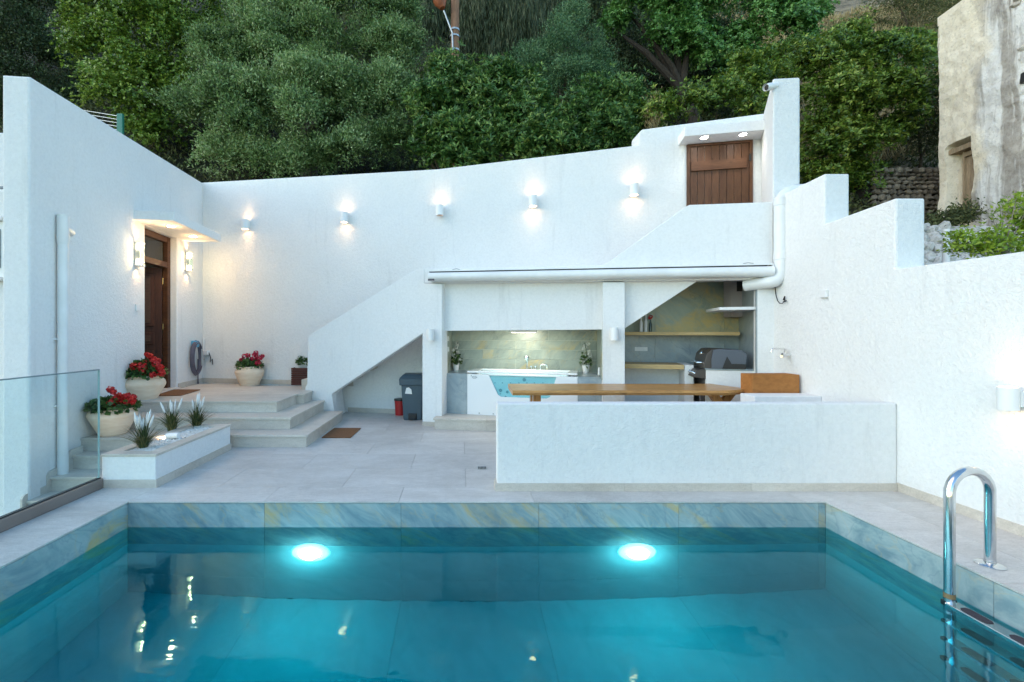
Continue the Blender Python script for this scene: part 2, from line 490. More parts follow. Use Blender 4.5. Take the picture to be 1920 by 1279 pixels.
b = MB()
b.box(-3.46, PX0 - 0.013, -3, 4.385, -3, -0.014); b.box(PX1 + 0.013, RWX, -3, 4.385, -3, -0.0142); b.box(PX0 - 0.012, PX1 + 0.012, -3, PY0 - 0.013, -3, -0.0144)
b.box(-3.46, RWX, PY1 + 0.012, 10, -3, -0.016)
b.box(-5.2, -3.46, 5.9, 10, -3, -0.016)
floor = struct('terrace_floor', b, GROUT)
TILES = {}
def tile(x0, x1, y0, y1, parent, mat, z=0.0, th=0.012, name='tile', gap=0.0015):
    b = MB(); b.box(x0 + gap, x1 - gap, y0 + gap, y1 - gap, z - th, z)
    return part(name, b, mat, parent)
xs = [-2.94 - 0.52, -2.94, -1.74, -0.54, 0.66, 1.86, 3.06, 4.145]
ys = [PY1 - 0.006, 4.40, 5.0, 5.6, 6.2, 6.8, 7.4, 8.0, 8.6]
for j in range(len(ys) - 1):
    sh = 0.0 if j % 2 == 0 else 0.6
    row = [-3.455] + [x + sh for x in (-2.94, -1.74, -0.54, 0.66, 1.86, 3.06) if -3.4 < x + sh < 4.0] + [4.145]
    for i in range(len(row) - 1):
        tile(row[i], row[i + 1], ys[j], ys[j + 1], floor, FLOOR)
cy_ = [-0.8, 0.4, 1.6, 2.72, 3.80, PY1 - 0.006]
for i in range(len(cy_) - 1):
    tile(-3.455, PX0 + 0.006, cy_[i], cy_[i + 1], floor, FLOOR)
    tile(PX1 - 0.006, 3.70, cy_[i], cy_[i + 1], floor, FLOOR)
    tile(3.70, 4.145, cy_[i], cy_[i + 1], floor, FLOOR)
for x in range(-3, 3):
    tile(x * 1.03, (x + 1) * 1.03, -1.2, PY0 + 0.006, floor, FLOOR)

# pool: shell with tiles, water, lamps
PB = -1.54
POOLRING = emis('pool_lamp_ring', (0.90, 0.97, 1.0), 0.40)
b = MB()
b.box(PX0 - 0.2, PX1 + 0.2, PY0 - 0.2, PY1 + 0.2, PB - 0.3, PB - 0.012)
pool = struct('pool_shell', b, GROUT)
def wtile(axis, c, a0, a1, z0, z1, d, mat):
    g = 0.0014; bb = MB()
    if axis == 'y': bb.box(a0 + g, a1 - g, min(c, c + d), max(c, c + d), z0 + g, z1 - g)
    else: bb.box(min(c, c + d), max(c, c + d), a0 + g, a1 - g, z0 + g, z1 - g)
    part('tile', bb, mat, pool)
jx = [PX0, -1.73, -0.52, 0.70, 1.94, 3.18, PX1]
jy = [PY0, 1.66, 2.86, PY1]
jyr = [PY0, 1.25, 2.76, PY1]
zs = [-0.016, -0.62, -1.22, PB]
for k in range(3):
    mt = MARBLE if k == 0 else POOLT
    for i in range(6): wtile('y', PY1, jx[i], jx[i + 1], zs[k + 1], zs[k], 0.010, mt)
    for i in range(6): wtile('y', PY0, jx[i], jx[i + 1], zs[k + 1], zs[k], -0.010, mt)
    for i in range(3): wtile('x', PX0, jy[i], jy[i + 1], zs[k + 1], zs[k], -0.010, mt)
    for i in range(3): wtile('x', PX1, jyr[i], jyr[i + 1], zs[k + 1], zs[k], 0.010, mt)
for i in range(6):
    for j in range(3): tile(jx[i], jx[i + 1], jy[j], jy[j + 1], pool, POOLT, PB, 0.010)

m, t, p = newmat('pool_water')
t.nodes.remove(p)
out = t.nodes['Material Output']
gl = t.nodes.new('ShaderNodeBsdfGlass'); gl.inputs['IOR'].default_value = 1.33; gl.inputs['Roughness'].default_value = 0.0
gl.inputs['Color'].default_value = (0.55, 0.97, 1.0, 1)
va = t.nodes.new('ShaderNodeVolumeAbsorption'); va.inputs['Color'].default_value = (0.0, 0.855, 0.90, 1)
va.inputs['Density'].default_value = 1.5
v = coords(t, 0, (1, 2.0, 1))
n1 = noise_n(t, v, 1.6, 3, 0.5); n2 = noise_n(t, v, 9.0, 2, 0.5)
bp = t.nodes.new('ShaderNodeBump'); bp.inputs['Strength'].default_value = 0.07; bp.inputs['Distance'].default_value = 0.05
t.links.new(n1, bp.inputs['Height'])
bp2 = t.nodes.new('ShaderNodeBump'); bp2.inputs['Strength'].default_value = 0.02; bp2.inputs['Distance'].default_value = 0.02
t.links.new(n2, bp2.inputs['Height']); t.links.new(bp.outputs[0], bp2.inputs['Normal'])
t.links.new(bp2.outputs[0], gl.inputs['Normal'])
t.links.new(gl.outputs[0], out.inputs['Surface']); vs = t.nodes.new('ShaderNodeVolumeScatter'); vs.inputs['Color'].default_value = (0.5, 0.93, 1.0, 1)
vs.inputs['Density'].default_value = 0.08; vs.inputs['Anisotropy'].default_value = 0.5
av = t.nodes.new('ShaderNodeAddShader'); t.links.new(va.outputs[0], av.inputs[0]); t.links.new(vs.outputs[0], av.inputs[1])
t.links.new(av.outputs[0], out.inputs['Volume'])
WATER = m
struct('pool_water', MB().box(PX0 - 0.004, PX1 + 0.004, PY0 - 0.004, PY1 + 0.004, PB - 0.006, WZ), WATER)

for k, x in enumerate((-1.32, 1.57)):
    z = -0.74
    tl = thing('pool_light', ('round glowing lamp under the water, nearer the planter', 'round glowing lamp under the water, nearer the ladder')[k],
               'pool light', (x, PY1, z), 'round lamps in the far pool wall')
    ax = Vector((0, -1, 0))
    part('housing', MB().lathe((x, PY1 + 0.0, z), [(0.150, 0.0), (0.150, 0.002), (0.140, 0.003), (0.10, 0.003)], 28, False, ax), WHITEPL, tl, smooth=True)
    part('diffuser', MB().lathe((x, PY1, z), [(0.164, 0.004), (0.160, 0.016), (0.130, 0.022), (0.096, 0.024)], 28, False, ax), POOLRING, tl, smooth=True)  # ring emits by itself, painting the lamp's glow on the white housing
    part('lens', MB().lathe((x, PY1, z), [(0.095, 0.010), (0.093, 0.035), (0.080, 0.060), (0.05, 0.076), (0.001, 0.082)], 28, True, ax), POOLBULB, tl, smooth=True)

# ------------------------------------------------------------------ long back wall
A = bw(380, 715); A.z = 0
x0, x1 = -5.55, 4.90
def topz(px, py): return bw(px, py).z
t1, t2, t3, t4 = topz(385, 343), topz(820, 317), topz(1197, 272), topz(1199, 246)
xm, xs1 = bw(820, 317).x, bw(1197, 272).x
P = lambda x, z: Vector((x, bwy(x), z))
xe = bw(1445, 209).x
top5 = topz(1440, 209)
outer = [P(x0, -0.4), P(x1 + 0.3, -0.4), P(x1 + 0.3, top5), P(xs1 + 0.06, t4 + 0.03), P(xs1 + 0.015, t4 - 0.02), P(xs1, t4 - 0.06), P(xs1, t3), P(xm, t2), P(x0, t1 + 0.02)]
tw = thing('boundary_wall', 'long tall white wall with five small lamps running behind the staircase', 'wall', (0, bwy(0), 0))
part('wall_body', MB().slab(outer, Vector((0, 0.32, 0))), PLASTER, tw, bevel=0.025)
# skirting on the platform
sk0, sk1 = bw(384, 715), bw(575, 715)
b = MB(); b.slab([P(-5.19, 0.485), P(-2.0, 0.485), P(-2.0, 0.575), P(-5.19, 0.575)], BN * 0.014)
part('skirting', b, STEPM, tw)
b = MB(); b.slab([P(-2.1, 0.0), P(-0.55, 0.0), P(-0.55, 0.085), P(-2.1, 0.085)], BN * 0.014)
part('skirting', b, STEPM, tw)

# ------------------------------------------------------------------ house on the left
hx = lambda y: Wc + Wd * y
HP = lambda y, z: Vector((hx(y), y, z))
Y0, Y1 = 4.96, bwy(-5.2) + 0.0
Y1 = (BWa + BWb * Wc) / (1 - BWb * Wd)
zt0 = at(55, 143, 4.96).z; zt1 = at(384, 343, Y1).z
da, db = 7.17, 8.19                                # door opening along y
dz = 3.19
outer = [HP(Y0, -1.6), HP(da, -1.6), HP(da, dz), HP(db, dz + 0.01), HP(db, -1.6), HP(Y1 + 0.05, -1.6), HP(Y1 + 0.05, zt1), HP(Y0, zt0)]
house = thing('white_house', 'white rendered house with an open dark wooden door and high sloping gable edge', 'house', (-5, 6, 0))
part('door_wall', MB().slab(outer, WN * -0.27), PLASTER, house, bevel=0.022)
b = MB(); b.box(-9, hx(Y0) - 0.10, 5.03, 5.3, -1.6, at(5, 356, 5.03).z)
part('front_wall', b, PLASTER, house, bevel=0.02)
b = MB(); b.box(-9, -5.3, 6.6, 6.8, 2.4, at(5, 248, 6.6).z)
part('balcony_wall', b, PLASTER, house, bevel=0.02)
b = MB()
for k in range(3): b.box(-9, -5.2, 5.5, 5.53, 3.14 + k * 0.05, 3.165 + k * 0.05)
part('balcony_rail', b, pm('grey_rail', (0.2, 0.22, 0.24), None, rough=0.5), house)
# interior behind the open door so that it reads as a dark hall
b = MB()
o1, o2 = HP(da - 0.5, 0) - WN * 0.275, HP(db + 0.9, 0) - WN * 0.275
hall = pm('hall_paint', (0.45, 0.42, 0.38), (0.40, 0.37, 0.33), 2, 0.9)
back = WN * -2.6
for q in ([o1, o2, o2 + back, o1 + back],):
    b.slab([Vector((p_.x, p_.y, 0.47)) for p_ in q], (0, 0, 0.018)); b.slab([Vector((p_.x, p_.y, 3.3)) for p_ in q], (0, 0, 0.05))
b.slab([o1 + back + UP * 0.47, o2 + back + UP * 0.47, o2 + back + UP * 3.3, o1 + back + UP * 3.3], WN * -0.05)
b.slab([o1 + UP * 0.47, o1 + back + UP * 0.47, o1 + back + UP * 3.3, o1 + UP * 3.3], WU * -0.05)
b.slab([o2 + UP * 0.47, o2 + back + UP * 0.47, o2 + back + UP * 3.3, o2 + UP * 3.3], WU * 0.05)
part('hallway', b, hall, house)
# window at the very left edge
b = MB(); zc0, zc1 = at(4, 520, 5.0).z, at(4, 413, 5.0).z
wx = at(8, 450, 5.0).x
win = part('window', MB().box(wx - 0.9, wx, 5.0, 5.04, zc0, zc1), WHITEPL, house, bevel=0.004)
part('pane', MB().box(wx - 0.85, wx - 0.04, 4.99, 4.998, zc0 + 0.1, zc1 - 0.1), pm('dark_pane', (0.10, 0.13, 0.15), None, rough=0.1), win)
part('sill', MB().box(wx - 0.95, wx + 0.012, 4.93, 5.0, zc0 - 0.04, zc0), WHITEPL, win, bevel=0.004)
part('lintel_strip', MB().box(wx - 0.95, wx + 0.012, 4.94, 5.0, zc1 - 0.01, zc1 + 0.03), WHITEPL, win, bevel=0.004)
# skirting that follows the wall at platform level
b = MB(); b.slab([HP(db + 0.02, 0.486), HP(Y1, 0.486), HP(Y1, 0.575), HP(db + 0.02, 0.575)], WN * 0.014)
part('skirting', b, STEPM, house)
b = MB(); b.slab([HP(6.3, 0.486), HP(da - 0.02, 0.486), HP(da - 0.02, 0.575), HP(6.3, 0.575)], WN * 0.014)
part('skirting', b, STEPM, house)
b = MB(); b.slab([HP(da + 0.003, 0.486), HP(db - 0.003, 0.486), HP(db - 0.003, 0.51), HP(da + 0.003, 0.51)], WN * 0.06)
b.slab([HP(da + 0.003, 0.486), HP(db - 0.003, 0.486), HP(db - 0.003, 0.51), HP(da + 0.003, 0.51)], WN * -0.26)
part('threshold', b, pm('white_marble', (0.70, 0.69, 0.66), (0.6, 0.59, 0.57), 6, 0.4), house)

# door: frame, transom light and the leaf standing open into the hall
dr = part('door_frame', MB()
          .fbox(HP(db - 0.055, 1.85) - WN * 0.20, WU, WN, 0.10, 2.68, 0.09)
          .fbox(HP(da + 0.055, 1.85) - WN * 0.20, WU, WN, 0.10, 2.68, 0.09)
          .fbox(HP((da + db) / 2, dz - 0.055) - WN * 0.20, WU, WN, db - da - 0.22, 0.10, 0.09)
          .fbox(HP((da + db) / 2, dz - 0.50) - WN * 0.20, WU, WN, db - da - 0.22, 0.10, 0.09), FRAMEW, house, bevel=0.006)
part('transom_pane', MB().fbox(HP((da + db) / 2, dz - 0.275) - WN * 0.165, WU, WN, db - da - 0.22, 0.345, 0.008), PANE, dr)
hinge = HP(db - 0.12, 0) - WN * 0.20
ld = (-WU * 0.52 - WN * 0.855).normalized(); ln = Vector((ld.y, -ld.x, 0))
if ln.dot(WN) < 0: ln = -ln
LW, LZ0, LZ1 = 0.82, 0.51, dz - 0.56
leaf = part('door_leaf', MB().fbox(hinge + ld * LW / 2 + UP * (LZ0 + LZ1) / 2, ld, ln, LW, LZ1 - LZ0, 0.045), DARKDOOR, house, bevel=0.004)
for z0_, z1_ in ((0.62, 1.18), (1.28, 1.50), (1.60, 2.52)):
    for u0 in (0.11, 0.46):
        part('door_panel', MB().fbox(hinge + ld * (u0 + 0.13) + UP * (z0_ + z1_) / 2 + ln * 0.045, ld, ln, 0.25, z1_ - z0_, 0.030), DARKDOOR, leaf, bevel=0.014)
        part('panel_field', MB().fbox(hinge + ld * (u0 + 0.13) + UP * (z0_ + z1_) / 2 + ln * 0.0755, ld, ln, 0.13, max(z1_ - z0_ - 0.12, 0.06), 0.014), FRAMEW, leaf, bevel=0.006)
BRASS = pm('brass', (0.6, 0.45, 0.2), None, rough=0.3, metal=1.0)
for z in (0.8, 1.6, 2.4): part('hinge', MB().tube([hinge + UP * (z - 0.05) + ln * 0.03 - ld * 0.012, hinge + UP * (z + 0.05) + ln * 0.03 - ld * 0.012], 0.010, 8), BRASS, leaf)

# canopy over the house door
ya, yb = 6.87, 8.52
HOT = (1.0, 0.58, 0.25)
ca = thing('door_canopy', 'white flat canopy with two glowing spots over the dark house door', 'canopy', HP(7.6, 3.3))
q = [HP(ya, 3.20) + WN * -0.01, HP(ya, 3.20) + WN * 0.57, HP(yb, 3.20) + WN * 0.62, HP(yb, 3.20) - WN * 0.01]
part('slab', MB().slab(q, (0, 0, 0.145)), SMOOTHW, ca, bevel=0.01)
for yy in (7.22, 7.98):
    c = HP(yy, 3.20) + WN * 0.36
    part('spotlight', MB().lathe(c, [(0.055, -0.006), (0.075, -0.012), (0.075, 0.0)], 20, True), WHITEPL, ca, smooth=True)
    part('bulb', MB().lathe(c, [(0.05, -0.010), (0.05, -0.016)], 18, True), BULBW, ca)
    lamp('SPOT', c - UP * 0.03, 4.6, HOT, ca, 0.04, (0, 0, -1), 130, 0.9)
    lamp('POINT', c - UP * 0.07, 0.7, HOT, ca, 0.03)

# ------------------------------------------------------------------ steps
st = thing('entrance_steps', 'pale stone steps rising in three broad L shaped tiers to the house door', 'steps', (-3.3, 6.2, 0))
LX = lambda y: hx(y) + 0.004
def tier(z0, z1, poly, k):
    b = MB(); b.slab([Vector((x, y, z0)) for x, y in poly], (0, 0, z1 - z0 - 0.03))
    part('riser', b, STEPM, st)
def treads(z, front, side):
    for (x0_, x1_, y0_, y1_) in front + side:
        part('tread', MB().box(x0_ + 0.0012, x1_ - 0.0012, y0_ + 0.0012, y1_ - 0.0012, z - 0.029, z), STEPM, st, bevel=0.003)
tier(0.0, 0.165, [(-4.80, 5.75), (-3.44, 5.75), (-3.44, 5.93), (-2.0, 5.93), (-2.0, 7.76), (-2.9, 8.0), (-4.85, 7.62)], 0)
treads(0.165, [(-4.78, -3.44, 5.73, 6.28), (-3.44, -2.95, 5.905, 6.28), (-2.95, -1.975, 5.905, 6.28)],
       [(-2.40, -1.975, 6.28, 7.0), (-2.40, -1.975, 7.0, 7.715)])
tier(0.0, 0.33, [(-4.84, 6.26), (-2.335, 6.26), (-2.335, 7.85), (-4.9, 7.85)], 1)
treads(0.33, [(-4.83, -3.6, 6.235, 6.68), (-3.6, -2.31, 6.235, 6.68)], [(-2.72, -2.31, 6.68, 7.80)])
b = MB(); b.slab([Vector((x, y, 0)) for x, y in [(-4.88, 6.655), (-2.68, 6.655), (-2.68, 7.455), (-2.56, 7.455), (-2.56, 7.95), (-2.30, 8.05), (-2.3, bwy(-2.3) - 0.006), (-5.2, 9.19), (hx(8.2) , 8.2), (hx(7.2), 7.2)]], (0, 0, 0.46))
part('riser', b, STEPM, st)
treads(0.49, [(-4.88, -3.75, 6.63, 7.3), (-3.75, -2.655, 6.63, 7.43)],
       [(hx(7.3) + 0.0, -3.75, 7.3, 7.9), (-3.75, -2.655, 7.43, 8.0), (-2.655, -2.535, 7.43, 7.90), (hx(7.9), -3.75, 7.9, 8.5), (-3.75, -2.56, 8.0, 8.52), (hx(8.5), -3.9, 8.5, bwy(-3.9) - 0.02), (-3.9, -2.3, 8.52, bwy(-2.3) - 0.03)])
# stairs going down along the house, behind the glass
dn = thing('side_steps', 'narrow stone steps going down between the house and the glass fence', 'steps', (-4.1, 5.0, -0.3))
yy = 5.75; z = 0.0; k = 0
for yf in (5.54, 5.25, 4.955, 4.66, 4.36, 4.06, 3.76, 3.46, 3.16, 2.86, 2.5):
    part('tread', MB().box(-4.73, -3.47, yf - 0.02, yy, z - 0.03, z - 0.001), STEPM, dn, bevel=0.003)
    part('riser', MB().box(-4.74, -3.475, yf, yy + 0.2, z - 0.6, z - 0.031), STEPM, dn)
    yl = max(yf - 0.08, 2.4)
    b = MB()
    pts = []
    for (y_, z_) in ((yf - 0.06, z - 0.17), (yf - 0.06, z + 0.03), (yf - 0.045, z + 0.055), (yf - 0.02, z + 0.07), (yy - 0.06, z + 0.085), (yy - 0.06, z - 0.17)):
        pts.append(Vector((-4.73 + 0.0 , y_, z_)))
    b.slab(pts, (0.022, 0, 0)); part('skirting', b, STEPM, dn)
    yy = yf; z -= 0.165
# wall base strip that carries that skirting
b = MB(); b.box(-4.98, -4.72, 2.4, 5.95, -3, -0.5)
part('side_wall', b, PLASTER, dn)

# ------------------------------------------------------------------ staircase, niche and kitchen front
sb = thing('staircase_block', 'white staircase block with sloping parapets over the hot tub niche and kitchen', 'staircase', (0.5, fpy(0.5), 0))
def fpl(pts, off=0.0): return [fp(px, py, off) for px, py in pts]
rnd = [(577, 634), (579, 629), (774, 509), (783, 505), (796, 504)]
part('lower_parapet', MB().slab(fpl(rnd + [(796, 623), (622, 739), (622, 772), (601, 768), (597, 748), (573, 748), (572, 727), (575.5, 720)]), FN * -0.15), SMOOTHW, sb, bevel=0.012)
part('lower_flight', MB().slab(fpl([(622, 739), (796, 625), (796, 585), (622, 700)], 0.151), Vector((0.0, 0.62, 0))), SMOOTHW, sb)
c = fpl([(577, 700), (622, 739), (629, 786), (577, 786)], 0.004)
part('stair_base', MB().slab(c, Vector((0.0, 0.68, 0))), SMOOTHW, sb)
for k in range(3):
    part('step', MB().box(-2.80 + 0.29 * k, -2.1 + 0.29 * k, fpy(-2.6) + 0.16 - 0.08 * k, bwy(-2.3) - 0.02, 0.49 + 0.172 * k, 0.662 + 0.172 * k), STEPM, sb, bevel=0.004)
up = [(796, 504), (1128, 497), (1137, 494), (1283, 389), (1293, 384), (1450, 378.5), (1450, 524), (796, 531)]
part('upper_parapet', MB().slab(fpl(up), FN * -0.15), SMOOTHW, sb, bevel=0.012)
def column(pxa, pxb, ya_, yb_):
    part('column', MB().slab(fpl([(pxa, ya_), (pxb, ya_), (pxb, yb_), (pxa, yb_)], -0.02), FN * -0.30), SMOOTHW, sb, bevel=0.012)
column(792, 828.5, 531.5, 797.5)
column(1130, 1171.5, 529, 815)
q0, q1 = fp(792, 797, -0.034), fp(828.5, 797, -0.034)
part('skirting', MB().slab([Vector((q0.x, q0.y, 0)), Vector((q1.x, q1.y, 0)), Vector((q1.x, q1.y, 0.07)), Vector((q0.x, q0.y, 0.07))], FN * -0.02), STEPM, sb)
part('niche_lintel', MB().slab(fpl([(826, 525), (1134, 520), (1134, 618), (826, 620.5)], 0.13), FN * -0.14), SMOOTHW, sb, bevel=0.008)
part('upper_soffit', MB().slab(fpl([(1168, 518), (1318, 518), (1309, 526), (1168, 618)], 0.12), FN * -0.12), SMOOTHW, sb, bevel=0.006)
part('upper_flight', MB().slab(fpl([(1309, 526), (1168, 618), (1168, 570), (1309, 480)], 0.25), Vector((0.0, 0.80, 0))), SMOOTHW, sb)
# roof slab of niche and kitchen (landing)
b = MB(); b.slab([Vector((-0.55, fpy(-0.55) + 0.16, 2.30)), Vector((3.99, fpy(3.99) + 0.16, 2.30)), Vector((4.5, bwy(4.5) - 0.004, 2.30)), Vector((-0.55, bwy(-0.55) - 0.004, 2.30))], (0, 0, 0.14))
part('landing_slab', b, SMOOTHW, sb)
b = MB(); b.slab(fpl([(1419, 524.5), (1452, 524.5), (1452, 772), (1419, 772)], 0.02), FN * -0.12)
part('jamb', b, SMOOTHW, sb, bevel=0.008)
# party wall between the niche and the kitchen, and niche cheeks
def cheek(a, bb_, z0, z1, th, mat, name):
    a = Vector((*a, 0)); bb_ = Vector((*bb_, 0)); d = (bb_ - a).normalized(); n = Vector((d.y, -d.x, 0))
    part(name, MB().slab([a + UP * z0, bb_ + UP * z0, bb_ + UP * z1, a + UP * z1], n * th), mat, sb)
pL0, pL1 = fp(833, 650, 0.13), bw(848, 650, -0.02)
pR0, pR1 = fp(1128, 650, 0.13), bw(1119, 650, -0.02)
cheek((pL0.x, pL0.y), (pL1.x, pL1.y), 0.80, 1.62, -0.012, SLATE, 'cheek_tile')
cheek((pR0.x, pR0.y), (pR1.x, pR1.y), 0.80, 1.62, 0.012, SLATE, 'cheek_tile')
cheek((pL0.x - 0.013, pL0.y), (pL1.x - 0.013, pL1.y), 0, 2.3, -0.15, SMOOTHW, 'party_wall')
cheek((pR0.x + 0.013, pR0.y), (pR1.x + 0.013, pR1.y), 0, 2.3, 0.15, SMOOTHW, 'party_wall')
# kitchen right-hand inner wall
k0, k1 = fp(1418, 640, 0.02), bw(1385, 640, -0.02)
cheek((k0.x, k0.y), (k1.x, k1.y), 0, 2.3, 0.012, SLATEB, 'inner_wall_slab')

# niche back tiles
zr = [1.515, 1.355, 1.195, 1.030, 0.83]
rows = [[843, 904, 1028, 1124], [843, 967, 1091, 1124], [843, 905, 1029, 1124], [843, 967, 1091, 1124]]
nt_ = thing('niche_tiling', 'green and gold stone tiles in staggered rows behind the hot tub', 'wall tiles', (1, bwy(1), 0.8))
lg = pm('pale_joint', (0.55, 0.58, 0.52), None, rough=0.9)
g0, g1 = bw(843, 650, -0.012), bw(1126, 650, -0.012)
part('backing', MB().slab([Vector((g0.x, g0.y, 0.8)), Vector((g1.x, g1.y, 0.8)), Vector((g1.x, g1.y, 1.62)), Vector((g0.x, g0.y, 1.62))], BN * 0.006), lg, nt_)
for k in range(4):
    r_ = rows[k]
    for i in range(3):
        a, c = bw(r_[i], 650, -0.018), bw(r_[i + 1], 650, -0.018)
        zt = zr[k] if k else 1.60
        a += BU * 0.003; c -= BU * 0.003
        part('tile', MB().slab([Vector((a.x, a.y, zr[k + 1] + 0.003)), Vector((c.x, c.y, zr[k + 1] + 0.003)), Vector((c.x, c.y, zt - 0.003)), Vector((a.x, a.y, zt - 0.003))], BN * 0.008), SLATE, nt_)

# kitchen back slabs
kt = thing('kitchen_splashback', 'tall green and gold stone slabs lining the outdoor kitchen wall', 'wall slabs', (3.4, bwy(3.4), 0.9))
for i, (a_, c_) in enumerate(((1164, 1227.5), (1228, 1357.5), (1358, 1386))):
    for z0_, z1_ in ((0.88, 1.448), (1.452, 2.298)):
        a, c = bw(a_, 650, -0.004), bw(c_, 650, -0.004)
        part('slab', MB().slab([Vector((a.x, a.y, z0_)), Vector((c.x, c.y, z0_)), Vector((c.x, c.y, z1_)), Vector((a.x, a.y, z1_))], BN * 0.012), KSLAB if z0_ > 1 else SLATEB, kt)

# ------------------------------------------------------------------ upper door, its canopy and the tower wall
ud = thing('upper_door', 'brown plank door under the white canopy at the top of the stairs', 'door', bw(1350, 380))
zb, zt = 2.42, 4.525
dl, drr = bw(1287, 300, 0).x, bw(1410, 300, 0).x
def bp(x, z, off=0.0): return Vector((x, bwy(x), z)) + BN * off
b = MB()
b.slab([bp(dl, zb), bp(dl + 0.045, zb), bp(dl + 0.045, zt), bp(dl, zt)], BN * 0.035)
b.slab([bp(drr - 0.045, zb), bp(drr, zb), bp(drr, zt), bp(drr - 0.045, zt)], BN * 0.035)
b.slab([bp(dl + 0.045, zt - 0.035), bp(drr - 0.045, zt - 0.035), bp(drr - 0.045, zt), bp(dl + 0.045, zt)], BN * 0.035)
part('frame', b, BROWN, ud)
n = 8; ww = (drr - dl - 0.10) / n
for i in range(n):
    xa = dl + 0.05 + i * ww
    part('plank', MB().slab([bp(xa + 0.003, zb), bp(xa + ww - 0.003, zb), bp(xa + ww - 0.003, zt - 0.04), bp(xa + 0.003, zt - 0.04)], BN * 0.022), BROWN, ud, bevel=0.003)
for zc in (2.72, 4.09):
    part('ledge_board', MB().slab([bp(dl + 0.06, zc), bp(drr - 0.09, zc), bp(drr - 0.09, zc + 0.15), bp(dl + 0.06, zc + 0.15)], BN * 0.052), BROWN_H, ud, bevel=0.004)
for zc in (2.95, 4.25):
    part('hinge', MB().fbox(bp(drr - 0.04, zc, 0.036), BU, BN, 0.03, 0.11, 0.006), DARKSL, ud)
part('handle', MB().tube([bp(dl + 0.09, 2.88, 0.022), bp(dl + 0.09, 2.88, 0.075), bp(dl + 0.25, 2.90, 0.075)], 0.012, 8), CHROME, ud)

uc = thing('upper_canopy', 'white canopy with two small round lights above the brown plank door', 'canopy', bw(1350, 250))
c0, c1 = bw(1272, 256), bw(1424, 240)
z0 = 4.535
part('slab', MB().slab([Vector((c0.x, bwy(c0.x) + 0.01, z0)), Vector((c1.x + 0.32, bwy(c1.x + 0.32) + 0.01, z0)), Vector((c1.x + 0.32, bwy(c1.x + 0.32), z0)) + BN * 0.36, Vector((c0.x, bwy(c0.x), z0)) + BN * 0.36], (0, 0, 0.15)), SMOOTHW, uc, bevel=0.008)
for px, py in ((1316, 257), (1386, 246)):
    x = bw(px, py).x - 0.04
    c = bp(x, z0, 0.26)
    part('spotlight', MB().lathe(c, [(0.048, -0.005), (0.062, -0.010), (0.062, 0.0)], 18, True), WHITEPL, uc, smooth=True)
    part('bulb', MB().lathe(c, [(0.045, -0.008), (0.045, -0.013)], 16, True), BULBW, uc)
    lamp('SPOT', c - UP * 0.03, 2, (1.0, 0.92, 0.80), uc, 0.04, (0, 0, -1), 140, 0.9)

tp = thing('tower_wall', 'tall narrow white wall end beside the upper plank door', 'wall', (4.4, 6.3, 0))
zt_ = at(1478, 147, 6.0).z
pl = [(4.13, 6.0), (4.462, 5.97), (5.3, 7.35), (4.72, 7.12)]
b = MB()
n_ = len(pl)
v = [(x, y, 1.2) for x, y in pl] + [(x, y, zt_ - (0.0 if i < 2 else 0.05)) for i, (x, y) in enumerate(pl)]
b.add(v, [(0, 3, 2, 1), (4, 5, 6, 7), (0, 1, 5, 4), (1, 2, 6, 5), (2, 3, 7, 6), (3, 0, 4, 7)])
part('wall_body', b, PLASTER_R, tp, bevel=0.02)

# ------------------------------------------------------------------ right-hand stepped wall
rw = thing('stepped_wall', 'white rendered wall stepping up along the right side of the terrace', 'wall', (4.27, 4, 0))
b = MB(); XO = 4.42
prof = [(-3, -1.0), (6.05, -1.0), (6.05, 3.26), (5.16, 3.30), (5.16, 2.73), (4.32, 2.775), (4.32, 2.10), (-3, 2.06)]
part('wall_body', MB().slab([Vector((RWX, y, z)) for y, z in prof], (XO - RWX, 0, 0)), PLASTER_R, rw, bevel=0.018)
b = MB(); b.slab([Vector((RWX, -3, 0)), Vector((RWX, 4.30, 0)), Vector((RWX, 4.30, 0.078)), Vector((RWX, -3, 0.078))], (-0.014, 0, 0))
part('skirting', b, STEPM, rw)

# low wall between pool and dining place
lw = thing('low_wall', 'low white rendered wall between the pool and the long timber table', 'wall', (2.2, 4.4, 0))
xl = 0.352
part('wall_body', MB().box(xl, RWX - 0.002, 4.305, 4.435, 0, 0.826), PLASTER, lw, bevel=0.014)
for a, c in ((xl - 0.018, 1.55), (1.552, 2.75), (2.752, RWX - 0.016)):
    part('skirting', MB().box(a, c, 4.285, 4.304, 0, 0.072), STEPM, lw)
part('skirting', MB().box(xl - 0.018, xl - 0.001, 4.3045, 4.44, 0, 0.072), STEPM, lw)
# ------------------------------------------------------------------ wall lamps
def sconce(o, u, n, label, up=True, down=True, r=0.068, h=0.19, pw=9.0, name='wall_lamp', group='cylinder lamps on the long back wall'):
    t = thing(name, label, 'wall lamp', o, group)
    c = Vector(o) + n * (r + 0.035)
    part('body', MB().lathe(c, [(r - 0.008, -h/2 + 0.02), (r - 0.008, -h/2), (r, -h/2), (r, h/2), (r - 0.008, h/2), (r - 0.008, h/2 - 0.02)], 24), WHITEPL, t, smooth=True)
    part('wall_plate', MB().fbox(Vector(o), u, n, 0.07, h * 0.7, 0.04), WHITEPL, t, bevel=0.003)
    for s, on in ((1, up), (-1, down)):
        part('bulb', MB().lathe(c + UP * s * (h/2 - 0.018), [(0.001, 0.0), (r - 0.009, 0.0)], 18), BULB if on else DARKSL, t)
        if on:
            lamp('SPOT', c + UP * s * (h/2 + 0.004), pw, (1.0, 0.62, 0.30), t, 0.025, (0, 0, s), 78, 1.0)
    return t
